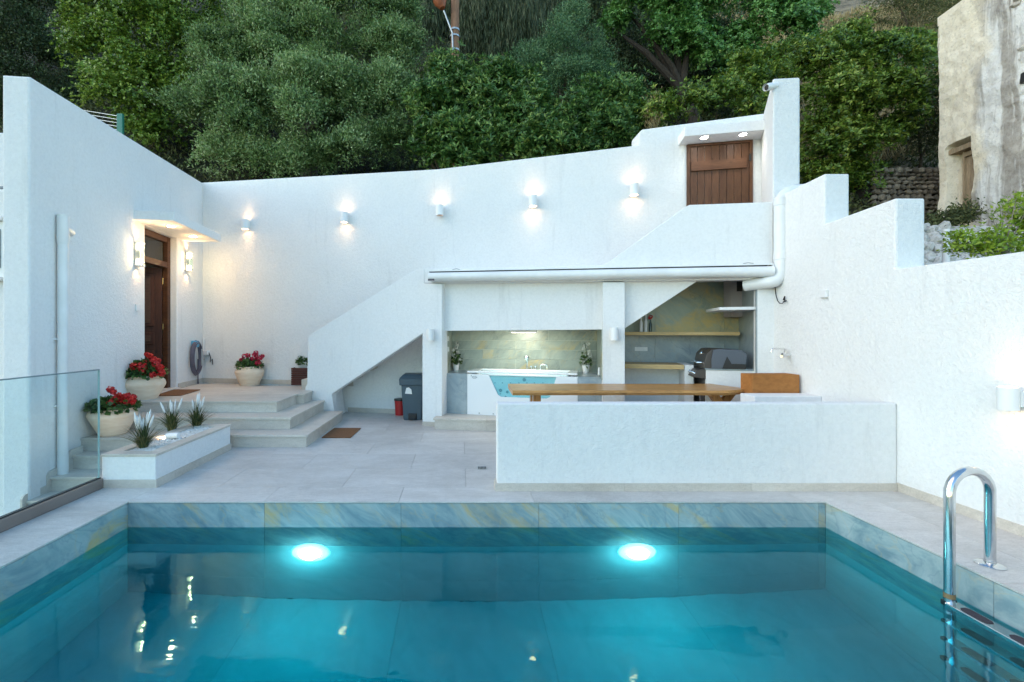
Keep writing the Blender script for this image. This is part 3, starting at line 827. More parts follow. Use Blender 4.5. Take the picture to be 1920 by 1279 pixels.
bl = [(466, 423, 'wall lamp nearest the dark house door, above the flower pots'), (650, 410, 'second wall lamp from the house door, above the lower stair parapet'),
      (827, 397, 'middle wall lamp, shining upwards only'), (1000, 380, 'fourth wall lamp from the house door, above the awning'),
      (1187, 359, 'wall lamp nearest the brown plank door')]
for i, (px, py, lb) in enumerate(bl):
    sconce(bw(px, py), BU, BN, lb, True, i != 2, pw=0.55)
for px, py, lb in ((810.5, 627.5, 'unlit white cylinder lamp on the column left of the hot tub'), (1151, 626, 'unlit white cylinder lamp on the column right of the hot tub')):
    sconce(fp(px, py, -0.021), FU, FN, lb, False, False, 0.056, 0.18, group='unlit cylinder lamps on the columns')
ry = (RWX - 0.08) * F / (1893 - VX)
sconce(Vector((RWX, ry, at(1893, 747, ry).z)), Vector((0, 1, 0)), Vector((-1, 0, 0)), 'lit wall lamp on the right wall, near the pool ladder', True, True, 0.058, 0.168, 0.4, group=None)

# lanterns beside the door
for (px, py, lb) in ((255, 477, 'ribbed glass lantern on the near side of the dark door'), (349, 491, 'ribbed glass lantern on the far side of the dark door')):
    o = hw(px, py); o = o - WU * 0.0
    t = thing('door_lantern', lb, 'lantern', o, 'glass lanterns beside the house door')
    hh = 0.37
    part('back_plate', MB().fbox(o, WU, WN, 0.11, hh, 0.025), GALV, t, bevel=0.003)
    for s in (-1, 1):
        part('cap', MB().fbox(o + UP * s * (hh / 2 - 0.012), WU, WN, 0.11, 0.022, 0.105), WHITEPL, t, bevel=0.003)
    for k in range(5):
        q = -0.044 + k * 0.022
        part('glass_rod', MB().tube([o + WU * q + WN * 0.094 - UP * (hh/2 - 0.025), o + WU * q + WN * 0.094 + UP * (hh/2 - 0.025)], 0.0085, 8), PANE, t, smooth=True)
    for k in range(3):
        for s in (-1, 1):
            part('glass_rod', MB().tube([o + WU * 0.046 * s + WN * (0.034 + 0.017 * k) - UP * (hh/2 - 0.025), o + WU * 0.046 * s + WN * (0.034 + 0.017 * k) + UP * (hh/2 - 0.025)], 0.0085, 8), PANE, t, smooth=True)
    for s in (-1, 1):
        part('bulb', MB().tube([o + WN * 0.057 + UP * s * (hh/2 - 0.03), o + WN * 0.057 + UP * s * (hh/2 - 0.115)], 0.026, 14), LANTERN, t, smooth=True)
        lamp('POINT', o + WN * 0.085 + UP * s * (hh/2 - 0.07), 2.2, (1.0, 0.60, 0.28), t, 0.02)
        lamp('SPOT', o + WN * 0.05 + UP * s * (hh/2 + 0.005), 1.6, (1.0, 0.60, 0.28), t, 0.02, (0, 0, s), 110, 0.9)

# ------------------------------------------------------------------ glass fence
gf = thing('glass_fence', 'clear frameless glass fence in a taupe metal base rail beside the pool', 'glass fence', (-3.46, 2, 0))
part('pane', MB().box(-3.470, -3.452, -2.5, 4.36, 0.03, 1.135), GLASS, gf)
part('base_rail', MB().box(-3.500, -3.425, -2.5, 4.375, 0.0, 0.098), TAUPE, gf, bevel=0.008)
part('gasket', MB().box(-3.480, -3.445, -2.5, 4.372, 0.0985, 0.106), BLACK, gf)
part('top_edge', MB().box(-3.4715, -3.4505, -2.5, 4.361, 1.1355, 1.146), GEDGE, gf)
part('end_edge', MB().box(-3.4705, -3.4515, 4.3605, 4.364, 0.107, 1.135), pm('bright_glass_edge', (0.34, 0.44, 0.44), None, rough=0.2), gf)

# ------------------------------------------------------------------ planter with pebbles, grasses and a spotlight
pb = thing('planter_box', 'low white planter box with a grey stone rim at the foot of the steps', 'planter', (-3.2, 5.1, 0))
X0, X1, Ya, Yb, Zt = -3.455, -2.935, 4.392, 5.82, 0.300
b = MB()
b.slab([(X0, Ya, 0), (X1, Ya, 0), (X1, Yb, 0), (X0, Yb, 0)], (0, 0, Zt), [[(X0+0.11, Ya+0.11, 0), (X1-0.11, Ya+0.11, 0), (X1-0.11, Yb-0.11, 0), (X0+0.11, Yb-0.11, 0)]])
part('box', b, PLASTER, pb, bevel=0.006)
for q in ((X0-0.004, X1+0.01, Ya-0.01, Ya+0.12), (X0-0.004, X1+0.01, Yb-0.12, Yb+0.006), (X0-0.004, X0+0.12, Ya+0.1205, Yb-0.1205), (X1-0.12, X1+0.01, Ya+0.1205, Yb-0.1205)):
    part('rim', MB().box(*q, Zt + 0.0005, Zt + 0.024), STEPM, pb, bevel=0.003)
for q in ((X0, X1 + 0.013, Ya - 0.013, Ya - 0.0005), (X1 + 0.0005, X1 + 0.013, Ya, Yb)):
    part('skirting', MB().box(*q, 0, 0.078), STEPM, pb)
part('soil', MB().box(X0 + 0.10, X1 - 0.10, Ya + 0.10, Yb - 0.10, 0.05, 0.286), SOIL, pb)
b = MB()
ico = [(0,0,1)] + [(0.894*math.cos(2*math.pi*k/5), 0.894*math.sin(2*math.pi*k/5), 0.447) for k in range(5)] + [(0.894*math.cos(2*math.pi*(k+.5)/5), 0.894*math.sin(2*math.pi*(k+.5)/5), -0.447) for k in range(5)] + [(0,0,-1)]
icf = [(0,k+1,(k+1)%5+1) for k in range(5)] + [(k+1,k+6,(k+1)%5+1) for k in range(5)] + [((k+1)%5+1,k+6,(k+1)%5+6) for k in range(5)] + [(11,(k+1)%5+6,k+6) for k in range(5)]
for k in range(2600):
    r = random.uniform(0.007, 0.014); cx, cyy = random.uniform(X0 + 0.12, X1 - 0.12), random.uniform(Ya + 0.12, Yb - 0.12)
    a = random.uniform(0, 6.28); sx, sy, sz = random.uniform(.8, 1.3), random.uniform(.7, 1), random.uniform(.5, .8)
    ca_, sa = math.cos(a), math.sin(a); zz = 0.290 + random.uniform(0.0, 0.020)
    b.add([(cx + r * (x*sx*ca_ - y*sy*sa), cyy + r * (x*sx*sa + y*sy*ca_), zz + r * z_ * sz) for x, y, z_ in ico], icf)
tag(part('pebbles', b, PEBBLE, None, smooth=True), 'white pebbles filling the planter box', 'pebbles', kind='stuff')

GRASSM = leafmat('grass_blade', (0.035, 0.06, 0.018), (0.12, 0.13, 0.04), (0.24, 0.19, 0.08), 0.55, 0.15)
PLUME = pm('white_plume', (0.80, 0.80, 0.78), (0.70, 0.70, 0.68), 40, 0.9, bump=0.6, bscale=120)
def blades(name, c, n, h, spread, w, mat, parent, lean=0.0):
    vs, fs, tone = [], [], []
    c = Vector(c)
    for k in range(n):
        a = random.uniform(0, 2 * math.pi); q = random.random() ** 0.8
        d = Vector((math.cos(a), math.sin(a), 0)); side = Vector((-d.y, d.x, 0))
        hh = h * random.uniform(0.55, 1.0) * (1 - 0.35 * q); out = spread * q * random.uniform(0.7, 1.2)
        base = c + d * random.uniform(0, 0.035); pr = None
        o = len(vs); m = 6
        for i in range(m):
            s_ = i / (m - 1)
            p_ = base + d * out * s_ ** 1.7 + UP * (hh * (s_ - 0.30 * q * s_ ** 3))
            ww_ = w * (1 - s_ ** 2 * 0.92) * 0.5
            vs += [p_ - side * ww_, p_ + side * ww_]
        for i in range(m - 1): fs.append((o + 2*i, o + 2*i + 1, o + 2*i + 3, o + 2*i + 2)); tone.append(random.random() * (0.4 + 0.6 * q))
    b_ = MB(); b_.add(vs, fs)
    o = part(name, b_, mat, parent, fixn=False)
    at_ = o.data.attributes.new('tone', 'FLOAT', 'FACE'); at_.data.foreach_set('value', tone)
    return o
gp = [((269, 842), 'artificial grass tuft with white plumes nearest the glass fence', [(595,340,-1),(622,325,-.6),(640,345,-.3),(655,355,0.1),(690,365,.3),(760,310,1.0),(820,370,1.7),(670,420,.2)]),
      ((322, 809), 'artificial grass tuft with white plumes behind the little spotlight', None),
      ((369, 802), 'artificial grass tuft with white plumes nearest the steps', None)]
offs = [[(-0.10, .40), (-0.075, .47), (-0.05, .42), (-0.025, .44), (0.0, .40), (0.03, .46), (0.075, .50), (0.13, .44)],
        [(-0.13, .44), (-0.02, .46), (0.0, .48), (0.015, .44), (0.03, .47), (0.13, .50), (0.10, .42)],
        [(-0.05, .44), (0.0, .52), (0.02, .50), (0.035, .54), (0.095, .48), (0.06, .42)]]
for i, ((px, py), lb, _) in enumerate(gp):
    c = on_floor(px, py, 0.295); c.z = 0.288
    g = thing('grass_tuft', lb, 'ornamental grass', c, 'grass tufts with white plumes in the planter')
    blades('blades', c, 150, 0.42, 0.30, 0.011, GRASSM, g)
    b = MB()
    for k in range(46):
        a = random.uniform(0, 6.28); rr = random.uniform(0, 0.04)
        b.tube([c + Vector((rr*math.cos(a), rr*math.sin(a), -0.01)), c + Vector((rr*1.5*math.cos(a), rr*1.5*math.sin(a), random.uniform(0.10, 0.2)))], [0.005, 0.003], 5)
    part('sheath', b, pm('grass_base', (0.03, 0.055, 0.018), (0.05, 0.085, 0.03), 30, 0.7), g)
    for dx, hz in offs[i]:
        dy = random.uniform(-0.03, 0.03)
        p0 = c + Vector((dx * 0.2, dy * 0.3, 0.12)); p1 = c + Vector((dx, dy, hz * 0.84)); d = (p1 - p0).normalized()
        pth = [p1 - d * 0.15 + d * 0.15 * q for q in (0, .2, .5, .8, 1.0)]
        st_ = part('plume', MB().tube(pth, [0.003, 0.011, 0.0125, 0.009, 0.002], 8), PLUME, g, smooth=True)
        part('stem', MB().tube([p0, p1 - d * 0.15], 0.002, 5), GRASSM, st_)
c = on_floor(324, 819, 0.33); c.z = 0.342
sl = thing('garden_spotlight', 'small white cylinder spotlight lying on the pebbles in the planter', 'spotlight', c)
ax = unit(-1, 0.10, -0.05)
part('body', MB().lathe(c, [(0.001, -0.075), (0.030, -0.075), (0.034, -0.070), (0.034, 0.068), (0.030, 0.07), (0.030, 0.05)], 20, False, ax), WHITEPL, sl, smooth=True)
part('bulb', MB().lathe(c, [(0.001, 0.055), (0.03, 0.055)], 16, False, ax), BULB, sl)
part('bracket', MB().box(c.x - 0.03, c.x + 0.03, c.y - 0.012, c.y + 0.012, c.z - 0.045, c.z - 0.033), BLACK, sl)
lamp('SPOT', c + ax * 0.075, 1.8, (1, 0.82, 0.58), sl, 0.02, ax + Vector((0, 0.05, -0.28)), 85, 0.7)

# ------------------------------------------------------------------ flower pots
GERL = leafmat('geranium_leaf', (0.025, 0.06, 0.016), (0.07, 0.15, 0.035), (0.12, 0.20, 0.06), 0.5, 0.2)
REDF = leafmat('red_petal', (0.38, 0.008, 0.012), (0.62, 0.018, 0.018), (0.70, 0.05, 0.04), 0.55, 0.2)
PINKF = leafmat('crimson_petal', (0.40, 0.01, 0.04), (0.60, 0.03, 0.08), None, 0.55, 0.2)
WHITEF = leafmat('white_petal', (0.68, 0.68, 0.62), (0.82, 0.82, 0.78), None, 0.6, 0.25)
def leaf_quads(pos, dr, nr, L, W, tone, name, mat, parent, fold=0.12):
    n = len(pos)
    dr = dr / np.linalg.norm(dr, axis=1, keepdims=True)
    nr = nr - dr * np.sum(nr * dr, 1, keepdims=True); nr /= np.linalg.norm(nr, axis=1, keepdims=True) + 1e-9
    sd_ = np.cross(dr, nr); L = np.asarray(L).reshape(-1, 1) * np.ones((n, 1)); W = np.asarray(W).reshape(-1, 1) * np.ones((n, 1))
    v = np.empty((n, 4, 3), np.float32)
    v[:, 0] = pos; v[:, 2] = pos + dr * L
    mid = pos + dr * L * 0.48 + nr * L * fold
    v[:, 1] = mid + sd_ * W / 2; v[:, 3] = mid - sd_ * W / 2
    me = bpy.data.meshes.new(name)
    me.vertices.add(n * 4); me.vertices.foreach_set('co', v.ravel())
    me.loops.add(n * 4); me.loops.foreach_set('vertex_index', np.arange(n * 4, dtype=np.int32))
    me.polygons.add(n); me.polygons.foreach_set('loop_start', np.arange(0, n * 4, 4, dtype=np.int32))
    me.update(calc_edges=True)
    a = me.attributes.new('tone', 'FLOAT', 'FACE'); a.data.foreach_set('value', np.asarray(tone, np.float32))
    me.materials.append(mat)
    o = bpy.data.objects.new(name, me); COL.objects.link(o)
    if parent is not None: adopt(o, parent)
    return o
def rvec(n):
    v = RNG.normal(size=(n, 3)); return v / np.linalg.norm(v, axis=1, keepdims=True)
def bouquet(c, rx, rz, n, leaf, mat, parent, name='foliage', up=0.6):
    d = rvec(n); d[:, 2] = np.abs(d[:, 2]) * 0.9 - 0.12
    q = RNG.uniform(0.35, 1.0, (n, 1)) ** 0.6
    pos = np.array(c) + d * q * np.array([rx, rx, rz])
    leaf_quads(pos, d * 0.7 + rvec(n) * 0.7 + [0, 0, 0.1], d * 0.6 + [0, 0, up] + rvec(n) * 0.5, RNG.uniform(.7, 1.2, n) * leaf, RNG.uniform(.8, 1.2, n) * leaf * 0.95, RNG.random(n), name, mat, parent, 0.08)
def flower_head(c, r, mat, parent, n=70):
    d = rvec(n)
    pos = np.array(c) + d * r * RNG.uniform(0.55, 1.0, (n, 1))
    leaf_quads(pos, np.cross(d, rvec(n)), d + rvec(n) * 0.35, r * 0.8, r * 0.75, RNG.random(n), 'flower_head', mat, parent, 0.1)
def pot(c, R_, h, kind, name, label, tilt=0.0, group='cream pots of geraniums'):
    t = thing(name, label, 'potted plant', c, group)
    if kind == 0:   # squat bulging bowl
        pr = [(0.60, 0), (0.63, 0.03), (0.66, 0.10), (0.98, 0.58), (1.0, 0.68), (0.95, 0.80), (0.78, 0.93), (0.80, 0.97), (0.84, 0.985), (0.82, 1.0), (0.74, 0.98), (0.72, 0.90)]
    elif kind == 1:  # wide cone bowl
        pr = [(0.50, 0), (0.56, 0.02), (0.98, 0.70), (1.0, 0.78), (0.95, 0.88), (0.86, 0.96), (0.90, 0.985), (0.88, 1.0), (0.80, 0.98), (0.78, 0.9)]
    else:           # rounded jar
        pr = [(0.62, 0), (0.66, 0.05), (0.86, 0.40), (1.0, 0.68), (0.97, 0.80), (0.84, 0.92), (0.88, 0.96), (0.86, 1.0), (0.78, 0.98), (0.76, 0.9)]
    bb = MB().lathe(c, [(r * R_, z * h) for r, z in pr], 36); 
    o = part('pot', bb, CREAM, t, smooth=True)
    part('soil', MB().lathe(c, [(0.001, h * 0.9), (pr[-1][0] * R_, h * 0.9)], 20), SOIL, t)
    part('base_ring', MB().lathe(c, [(pr[0][0] * R_ * 1.04, 0.0), (pr[0][0] * R_ * 1.06, 0.018), (pr[0][0] * R_, 0.02)], 30), CREAM, t, smooth=True)
    return t
# upper pot by the door
c = on_floor(271, 747.5, 0.49); c.z = 0.49
t = pot(c, 0.280, 0.35, 0, 'geranium_pot', 'squat cream pot of red geraniums beside the open house door')
Ypt = c.y
bouquet(c + UP * 0.37, 0.26, 0.25, 760, 0.075, GERL, t)
for px, py, r in ((243, 692, 9), (252, 688, 11), (266, 690, 13), (270, 700, 9), (282, 668, 8), (288, 675, 9), (276, 665, 7), (292, 683, 11), (300, 690, 11), (303, 700, 9), (280, 697, 10), (258, 697, 9), (238, 685, 7), (296, 676, 7), (287, 703, 8), (274, 680, 7)):
    flower_head(at(px, py, Ypt - 0.10 + random.uniform(-0.1, 0.1)), r * Ypt / F * 0.66, REDF, t)
# lower pot
c = on_floor(212, 815, 0.165); c.z = 0.165; c.y = 5.96; c.x = at(212, 800, 5.96).x
t = pot(c, 0.275, 0.345, 1, 'geranium_pot', 'wide cream bowl of red geraniums on the lowest step behind the glass')
bouquet(c + UP * 0.34, 0.28, 0.17, 520, 0.075, GERL, t)
for px, py, r in ((207, 730, 9), (213, 735, 8), (217, 748, 10), (225, 752, 10), (208, 757, 10), (231, 745, 9), (240, 743, 9), (237, 754, 9), (250, 745, 8), (248, 752, 9), (214, 759, 9), (223, 741, 7)):
    flower_head(at(px, py, c.y - 0.12 + random.uniform(-0.08, 0.1)), r * c.y / F * 0.66, REDF, t)
# pot against the back wall
c = on_floor(468, 722, 0.49); c.z = 0.49
t = pot(c, 0.262, 0.36, 2, 'geranium_pot', 'rounded cream jar of geraniums standing alone against the back wall')
bouquet(c + UP * 0.37, 0.24, 0.17, 520, 0.06, GERL, t)
for px, py, r in ((478, 668, 7), (486, 672, 6), (465, 666, 5), (458, 668, 5), (491, 668, 5), (480, 662, 5), (472, 673, 4), (452, 675, 4), (484, 681, 6)):
    flower_head(at(px, py, c.y - 0.1), r * c.y / F * 0.85, PINKF, t, 50)
# slatted planter with a white-flowered plant
c0, c1 = on_floor(545, 723, 0.49), on_floor(585, 723, 0.49)
cx = (c0.x + c1.x) / 2; yb = c0.y + 0.02
t = thing('slatted_planter', 'dark red slatted wooden planter half hidden by the stair parapet', 'planter', (cx, yb + 0.18, 0.49))
wd = c1.x - c0.x
part('liner', MB().box(c0.x + 0.025, c1.x - 0.025, yb + 0.025, yb + wd - 0.025, 0.495, 0.80), BLACK, t)
for k in range(8):
    z = 0.495 + k * 0.0415
    part('slat', MB().box(c0.x, c1.x, yb, yb + 0.02, z, z + 0.036), MAHOG, t, bevel=0.002)
    part('slat', MB().box(c0.x, c0.x + 0.02, yb + 0.021, yb + wd, z, z + 0.036), MAHOG, t, bevel=0.002)
    part('slat', MB().box(c1.x - 0.02, c1.x, yb + 0.021, yb + wd, z, z + 0.036), MAHOG, t, bevel=0.002)
c = Vector((cx, yb + wd / 2, 0.80))
t = thing('white_potted_plant', 'white pot of small white flowers standing in the dark red slatted planter', 'potted plant', c)
part('pot', MB().lathe(c, [(0.10, 0.0), (0.14, 0.10), (0.15, 0.10), (0.15, 0.13), (0.135, 0.13), (0.13, 0.08)], 26), WHITEPL, t, smooth=True)
part('soil', MB().lathe(c, [(0.001, 0.10), (0.132, 0.10)], 18), SOIL, t)
bouquet(c + UP * 0.11, 0.17, 0.16, 420, 0.06, GERL, t)
for k in range(9):
    a = random.uniform(0, 6.28); flower_head(c + Vector((0.15 * math.cos(a), 0.15 * math.sin(a), 0.12 + random.uniform(-0.03, 0.12))), 0.022, WHITEF, t, 22)

# door mats
def mat_(name, label, q, z):
    bb = MB(); bb.slab([Vector((x, y, z + 0.0005)) for x, y in q], (0, 0, 0.014))
    tag(part(name, bb, COIR, None, bevel=0.003), label, 'door mat', 'brown coir door mats')
mat_('door_mat', 'brown coir mat in front of the house door', [(-4.82, 7.20), (-4.42, 7.20), (-4.52, 7.93), (-4.98, 7.93)], 0.49)
mat_('door_mat', 'brown coir mat on the floor to the right of the steps', [(-1.955, 6.44), (-1.545, 6.44), (-1.535, 7.07), (-1.95, 7.07)], 0.0)

# hose on the wall, tap, small fittings by the door
o = hw(361, 645)
t = thing('garden_hose', 'coiled purple grey hose hanging on a blue holder by the wall corner', 'hose', o)
part('holder', MB().fbox(o + UP * 0.0, WU, WN, 0.15, 0.13, 0.10), BLUEPL, t, bevel=0.02)
for k in range(7):
    pth = []; a0 = random.uniform(-0.02, 0.02); rx, rz = 0.185 + random.uniform(-0.035, 0.03), 0.315 + random.uniform(-0.035, 0.03)
    for i in range(33):
        q = 2 * math.pi * i / 32
        pth.append(o + WU * (rx * math.sin(q) + a0) + UP * (-0.27 + rz * math.cos(q)) + WN * (0.045 + 0.009 * k))
    part('loop', MB().tube(pth, 0.0125, 8, False), HOSE, t, smooth=True)
part('nozzle', MB().tube([o + WN * 0.16 - UP * 0.10 + WU * 0.02, o + WN * 0.16 - UP * 0.42 + WU * 0.04], [0.012, 0.022], 10), GALV, t, smooth=True)
part('loose_end', MB().tube([o + WU * 0.14 - UP * 0.30 + WN * 0.04, o + WU * 0.16 - UP * 0.55 + WN * 0.03, o + WU * 0.17 - UP * 0.80 + WN * 0.03], 0.011, 8), HOSE, t, smooth=True)
o = bw(388, 661)
t = thing('garden_tap', 'small white valve box with dark tap on the back wall beside the hose', 'tap', o)
part('box', MB().fbox(o, BU, BN, 0.15, 0.09, 0.08), WHITEPL, t, bevel=0.008)
part('pipe', MB().tube([o + UP * 0.04 + BN * 0.03 - BU * 0.05, o + UP * 0.28 + BN * 0.03 - BU * 0.05], 0.016, 8), WHITEPL, t, smooth=True)
part('spout', MB().tube([o + BN * 0.06 - UP * 0.04, o + BN * 0.09 - UP * 0.11, o + BN * 0.09 - UP * 0.15], 0.018, 8), GALV, t, smooth=True)
part('cable', MB().tube([o + BU * 0.07 + BN * 0.03, o + BU * 0.12 - UP * 0.10 + BN * 0.04, o + BU * 0.10 - UP * 0.19 + BN * 0.03, o + BU * 0.15 - UP * 0.13 + BN * 0.03, o + BU * 0.16 - UP * 0.24 + BN * 0.03], 0.009, 6), BLACK, t, smooth=True)
o = hw(256, 577)
tag(part('door_bell', MB().fbox(o, WU, WN, 0.085, 0.10, 0.022), WHITEPL, None, bevel=0.004), 'small white bell switch on the wall beside the dark door', 'switch')

# drain pipe on the house
Yp = 5.36; xp = hx(Yp) + 0.065
t = thing('drainpipe', 'white drainpipe running down the house wall behind the glass', 'drainpipe', (xp, Yp, -0.3))
zt_ = at(79, 404, Yp).z; z0_ = -0.4
part('pipe', MB().tube([(xp, Yp, z0_), (xp, Yp, zt_)], 0.052, 18), PVC, t, smooth=True)
part('socket', MB().lathe((xp, Yp, zt_), [(0.052, -0.34), (0.058, -0.32), (0.058, -0.02), (0.060, 0.0), (0.001, 0.0)], 18), PVC, t, smooth=True)
part('stub', MB().tube([(xp, Yp, zt_ - 0.14), (xp - 0.10, Yp + 0.22, zt_ - 0.15)], 0.05, 16), PVC, t, smooth=True)
for py in (636, 760): 
    z = at(79, py, Yp).z
    part('clip', MB().lathe((xp, Yp, z), [(0.0525, -0.012), (0.057, -0.012), (0.057, 0.012), (0.0525, 0.012)], 18).fbox(Vector((xp - 0.03, Yp - 0.05, z)), Vector((0, 1, 0)), Vector((-1, 0, 0)), 0.02, 0.02, 0.04), PVC, t, smooth=True)

# ------------------------------------------------------------------ bins
c = on_floor(773, 789, 0)
t = thing('pedal_bin', 'slate blue plastic pedal bin with a white sticker under the stairs', 'bin', c)
w0, w1, d0, hb = 0.155, 0.195, 0.17, 0.70
def taper(b, cx, cy_, z0, z1, a0, b0_, a1, b1_):
    b.add([(cx-a0,cy_-b0_,z0),(cx+a0,cy_-b0_,z0),(cx+a0,cy_+b0_,z0),(cx-a0,cy_+b0_,z0),(cx-a1,cy_-b1_,z1),(cx+a1,cy_-b1_,z1),(cx+a1,cy_+b1_,z1),(cx-a1,cy_+b1_,z1)],
          [(0,3,2,1),(4,5,6,7),(0,1,5,4),(1,2,6,5),(2,3,7,6),(3,0,4,7)]); return b
cyb = c.y + 0.19
part('body', taper(MB(), c.x, cyb, 0.0, hb, w0, 0.15, w1, 0.19), BINM, t, bevel=0.02)
part('rim', taper(MB(), c.x, cyb, hb - 0.10, hb + 0.015, w1 + 0.022, 0.215, w1 + 0.028, 0.22), BINM, t, bevel=0.012)
part('lid', taper(MB(), c.x, cyb, hb + 0.016, hb + 0.085, w1 + 0.028, 0.215, w1 - 0.04, 0.15), BINM, t, bevel=0.015)
part('pedal_recess', MB().box(c.x - 0.075, c.x + 0.075, c.y + 0.020, c.y + 0.05, 0.015, 0.12), BLACK, t, bevel=0.02)
part('pedal', MB().box(c.x - 0.05, c.x + 0.05, c.y - 0.025, c.y + 0.02, 0.025, 0.045), BLACK, t, bevel=0.006)
sy = c.y + 0.19 - 0.19 - 0.002
part('sticker', MB().slab([(c.x - 0.125, sy + 0.003, 0.46), (c.x - 0.005, sy + 0.003, 0.45), (c.x - 0.015, sy - 0.0075, 0.53), (c.x - 0.06, sy - 0.0105, 0.565), (c.x - 0.10, sy - 0.0095, 0.555)], (0, 0.012, 0)), WHITEPL, t)
c = on_floor(750, 778, 0)
t = thing('small_red_bin', 'small red bucket with a black rim half hidden behind the blue bin', 'bucket', c)
part('body', MB().lathe(c, [(0.001, 0), (0.085, 0), (0.10, 0.27)], 20), REDPL, t, smooth=True)
part('rim', MB().lathe(c, [(0.098, 0.265), (0.108, 0.265), (0.108, 0.295), (0.001, 0.305)], 20), BLACK, t, smooth=True)
c = on_floor(904, 877.5, 0.001)
t = thing('floor_drain', 'small metal floor drain set in the terrace near the low wall', 'drain', c)
part('frame', MB().slab([c + Vector(q) for q in ((-.055,-.055,.0006),(.055,-.055,.0006),(.055,.055,.0006),(-.055,.055,.0006))], (0, 0, 0.002)), GALV, t)
for k in range(6):
    part('slot', MB().box(c.x - 0.042 + 0.015 * k, c.x - 0.034 + 0.015 * k, c.y - 0.045, c.y + 0.045, 0.0038, 0.0046), DARKSL, t)

# ------------------------------------------------------------------ hot tub in its niche
TF = 0.24
tl_, tr_ = fp(876, 740, TF), fp(1083, 740, TF)
nl, nr_ = fp(833, 740, TF), fp(1128, 740, TF)
zT = 0.845
def FPt(s, off=0.0, z=0.0):
    """s = metres along the tub front from its left end"""
    q = tl_ + FU * s - FN * off; q.z = z; return q
tw_ = (tr_ - tl_).xy.length
sr = thing('tub_surround', 'grey blue stone ledge built around the white hot tub', 'ledge', FPt(0))
for a, bb_, name in ((nl + FU * 0.004, tl_ - FU * 0.003, 'front_slab'), (tr_ + FU * 0.003, nr_ + FU * 0.02, 'front_slab')):
    q = [Vector((a.x, a.y, 0.0)), Vector((bb_.x, bb_.y, 0.0)), Vector((bb_.x, bb_.y, 0.80)), Vector((a.x, a.y, 0.80))]
    part(name, MB().slab(q, FN * -0.02), SLATEB, sr)
bz = lambda p, off: Vector((p.x, p.y, 0)) - FN * off
dep = 0.60
for a, bb_ in ((nl + FU * 0.004, tl_ - FU * 0.003), (tr_ + FU * 0.003, nr_ + FU * 0.05)):
    q = [Vector((a.x, a.y, 0.801)), Vector((bb_.x, bb_.y, 0.801)), Vector((bb_.x, bwy(bb_.x) - 0.03, 0.801)), Vector((a.x + 0.06, bwy(a.x) - 0.03, 0.801))]
    part('top_slab', MB().slab(q, (0, 0, 0.025)), SLATEB, sr)
q = [FPt(0.0, dep + 0.001, 0.801), FPt(tw_, dep + 0.001, 0.801)]
q += [Vector((q[1].x, bwy(q[1].x) - 0.03, 0.801)), Vector((q[0].x, bwy(q[0].x) - 0.03, 0.801))]
part('back_slab', MB().slab(q, (0, 0, 0.025)), SLATE, sr)
tub = thing('hot_tub', 'white acrylic hot tub with a clear trapezoid window onto turquoise water', 'hot tub', FPt(tw_ / 2))
wz0, wz1 = fp(985, 746, TF).z, fp(985, 706, TF).z
wa = [(fp(917, 706, TF) - tl_).xy.length, (fp(1043, 706, TF) - tl_).xy.length, (fp(1029, 745, TF) - tl_).xy.length, (fp(936, 745, TF) - tl_).xy.length]
hole = [FPt(wa[0], 0, wz1), FPt(wa[0] + .12, 0, wz1), FPt(wa[1], 0, wz1), FPt(wa[2] + 0.02, 0, wz0 + 0.03), FPt(wa[2] - 0.03, 0, wz0), FPt(wa[3] + 0.03, 0, wz0), FPt(wa[3] - 0.02, 0, wz0 + 0.03)]
part('front_panel', MB().slab([FPt(0, 0, 0.17), FPt(tw_, 0, 0.17), FPt(tw_, 0, zT - 0.02), FPt(0, 0, zT - 0.02)], FN * -0.02, [hole]), ACRYL, tub, bevel=0.003)
part('window_pane', MB().slab([h_ - FN * 0.021 for h_ in hole], FN * -0.006), PANE, tub)
ro = [FPt(0, -0.015, zT), FPt(tw_, -0.015, zT), FPt(tw_, dep, zT), FPt(0, dep, zT)]
ri = [FPt(0.16, 0.085, zT), FPt(tw_ - 0.16, 0.085, zT), FPt(tw_ - 0.14, dep - 0.10, zT), FPt(0.14, dep - 0.10, zT)]
part('rim', MB().slab(ro, (0, 0, 0.03), [ri]), ACRYL, tub, bevel=0.01)
b = MB()
for i in range(4):
    a, c = ri[i], ri[(i + 1) % 4]
    if i != 0:
        n_ = Vector((0, 0, -0.55)); b.slab([a, c, c + n_, a + n_], (Vector(((c-a).y, -(c-a).x, 0)).normalized()) * 0.02)
b.slab([p_ - UP * 0.55 for p_ in ri], (0, 0, -0.03))
part('basin', b, ACRYL, tub)
TURQ = pm('turquoise_water', (0.40, 0.74, 0.80), (0.50, 0.82, 0.86), 3.0, 0.06)
b = MB(); cw = [FPt(0.17, 0.03, 0.30), FPt(tw_ - 0.17, 0.03, 0.30), FPt(tw_ - 0.15, dep - 0.11, 0.30), FPt(0.15, dep - 0.11, 0.30)]
b.slab(cw, (0, 0, zT - 0.30 - 0.03))
part('water', b, TURQ, tub)
b = MB()
JET = pm('jet_grey', (0.12, 0.33, 0.39), None, rough=0.3)
for px, py, r in ((928, 718, 1.1), (942, 718, 1.1), (957, 718, 1.1), (973, 718, 1.1), (988, 718, 1.1), (1002, 718, 1.1), (1018, 718, 1.1), (983, 712, 3.4), (938.5, 732, 3.2), (951, 735, 2.6), (948, 744, 2.0), (938, 738.5, 1.2), (1010, 733, 3.0)):
    q = fp(px, py, TF + 0.028)
    part('jet', MB().lathe(q, [(0.001, 0.004), (r * q.y / F, 0.0035), (r * q.y / F, -0.004)], 12, False, FN), JET, tub, smooth=True)
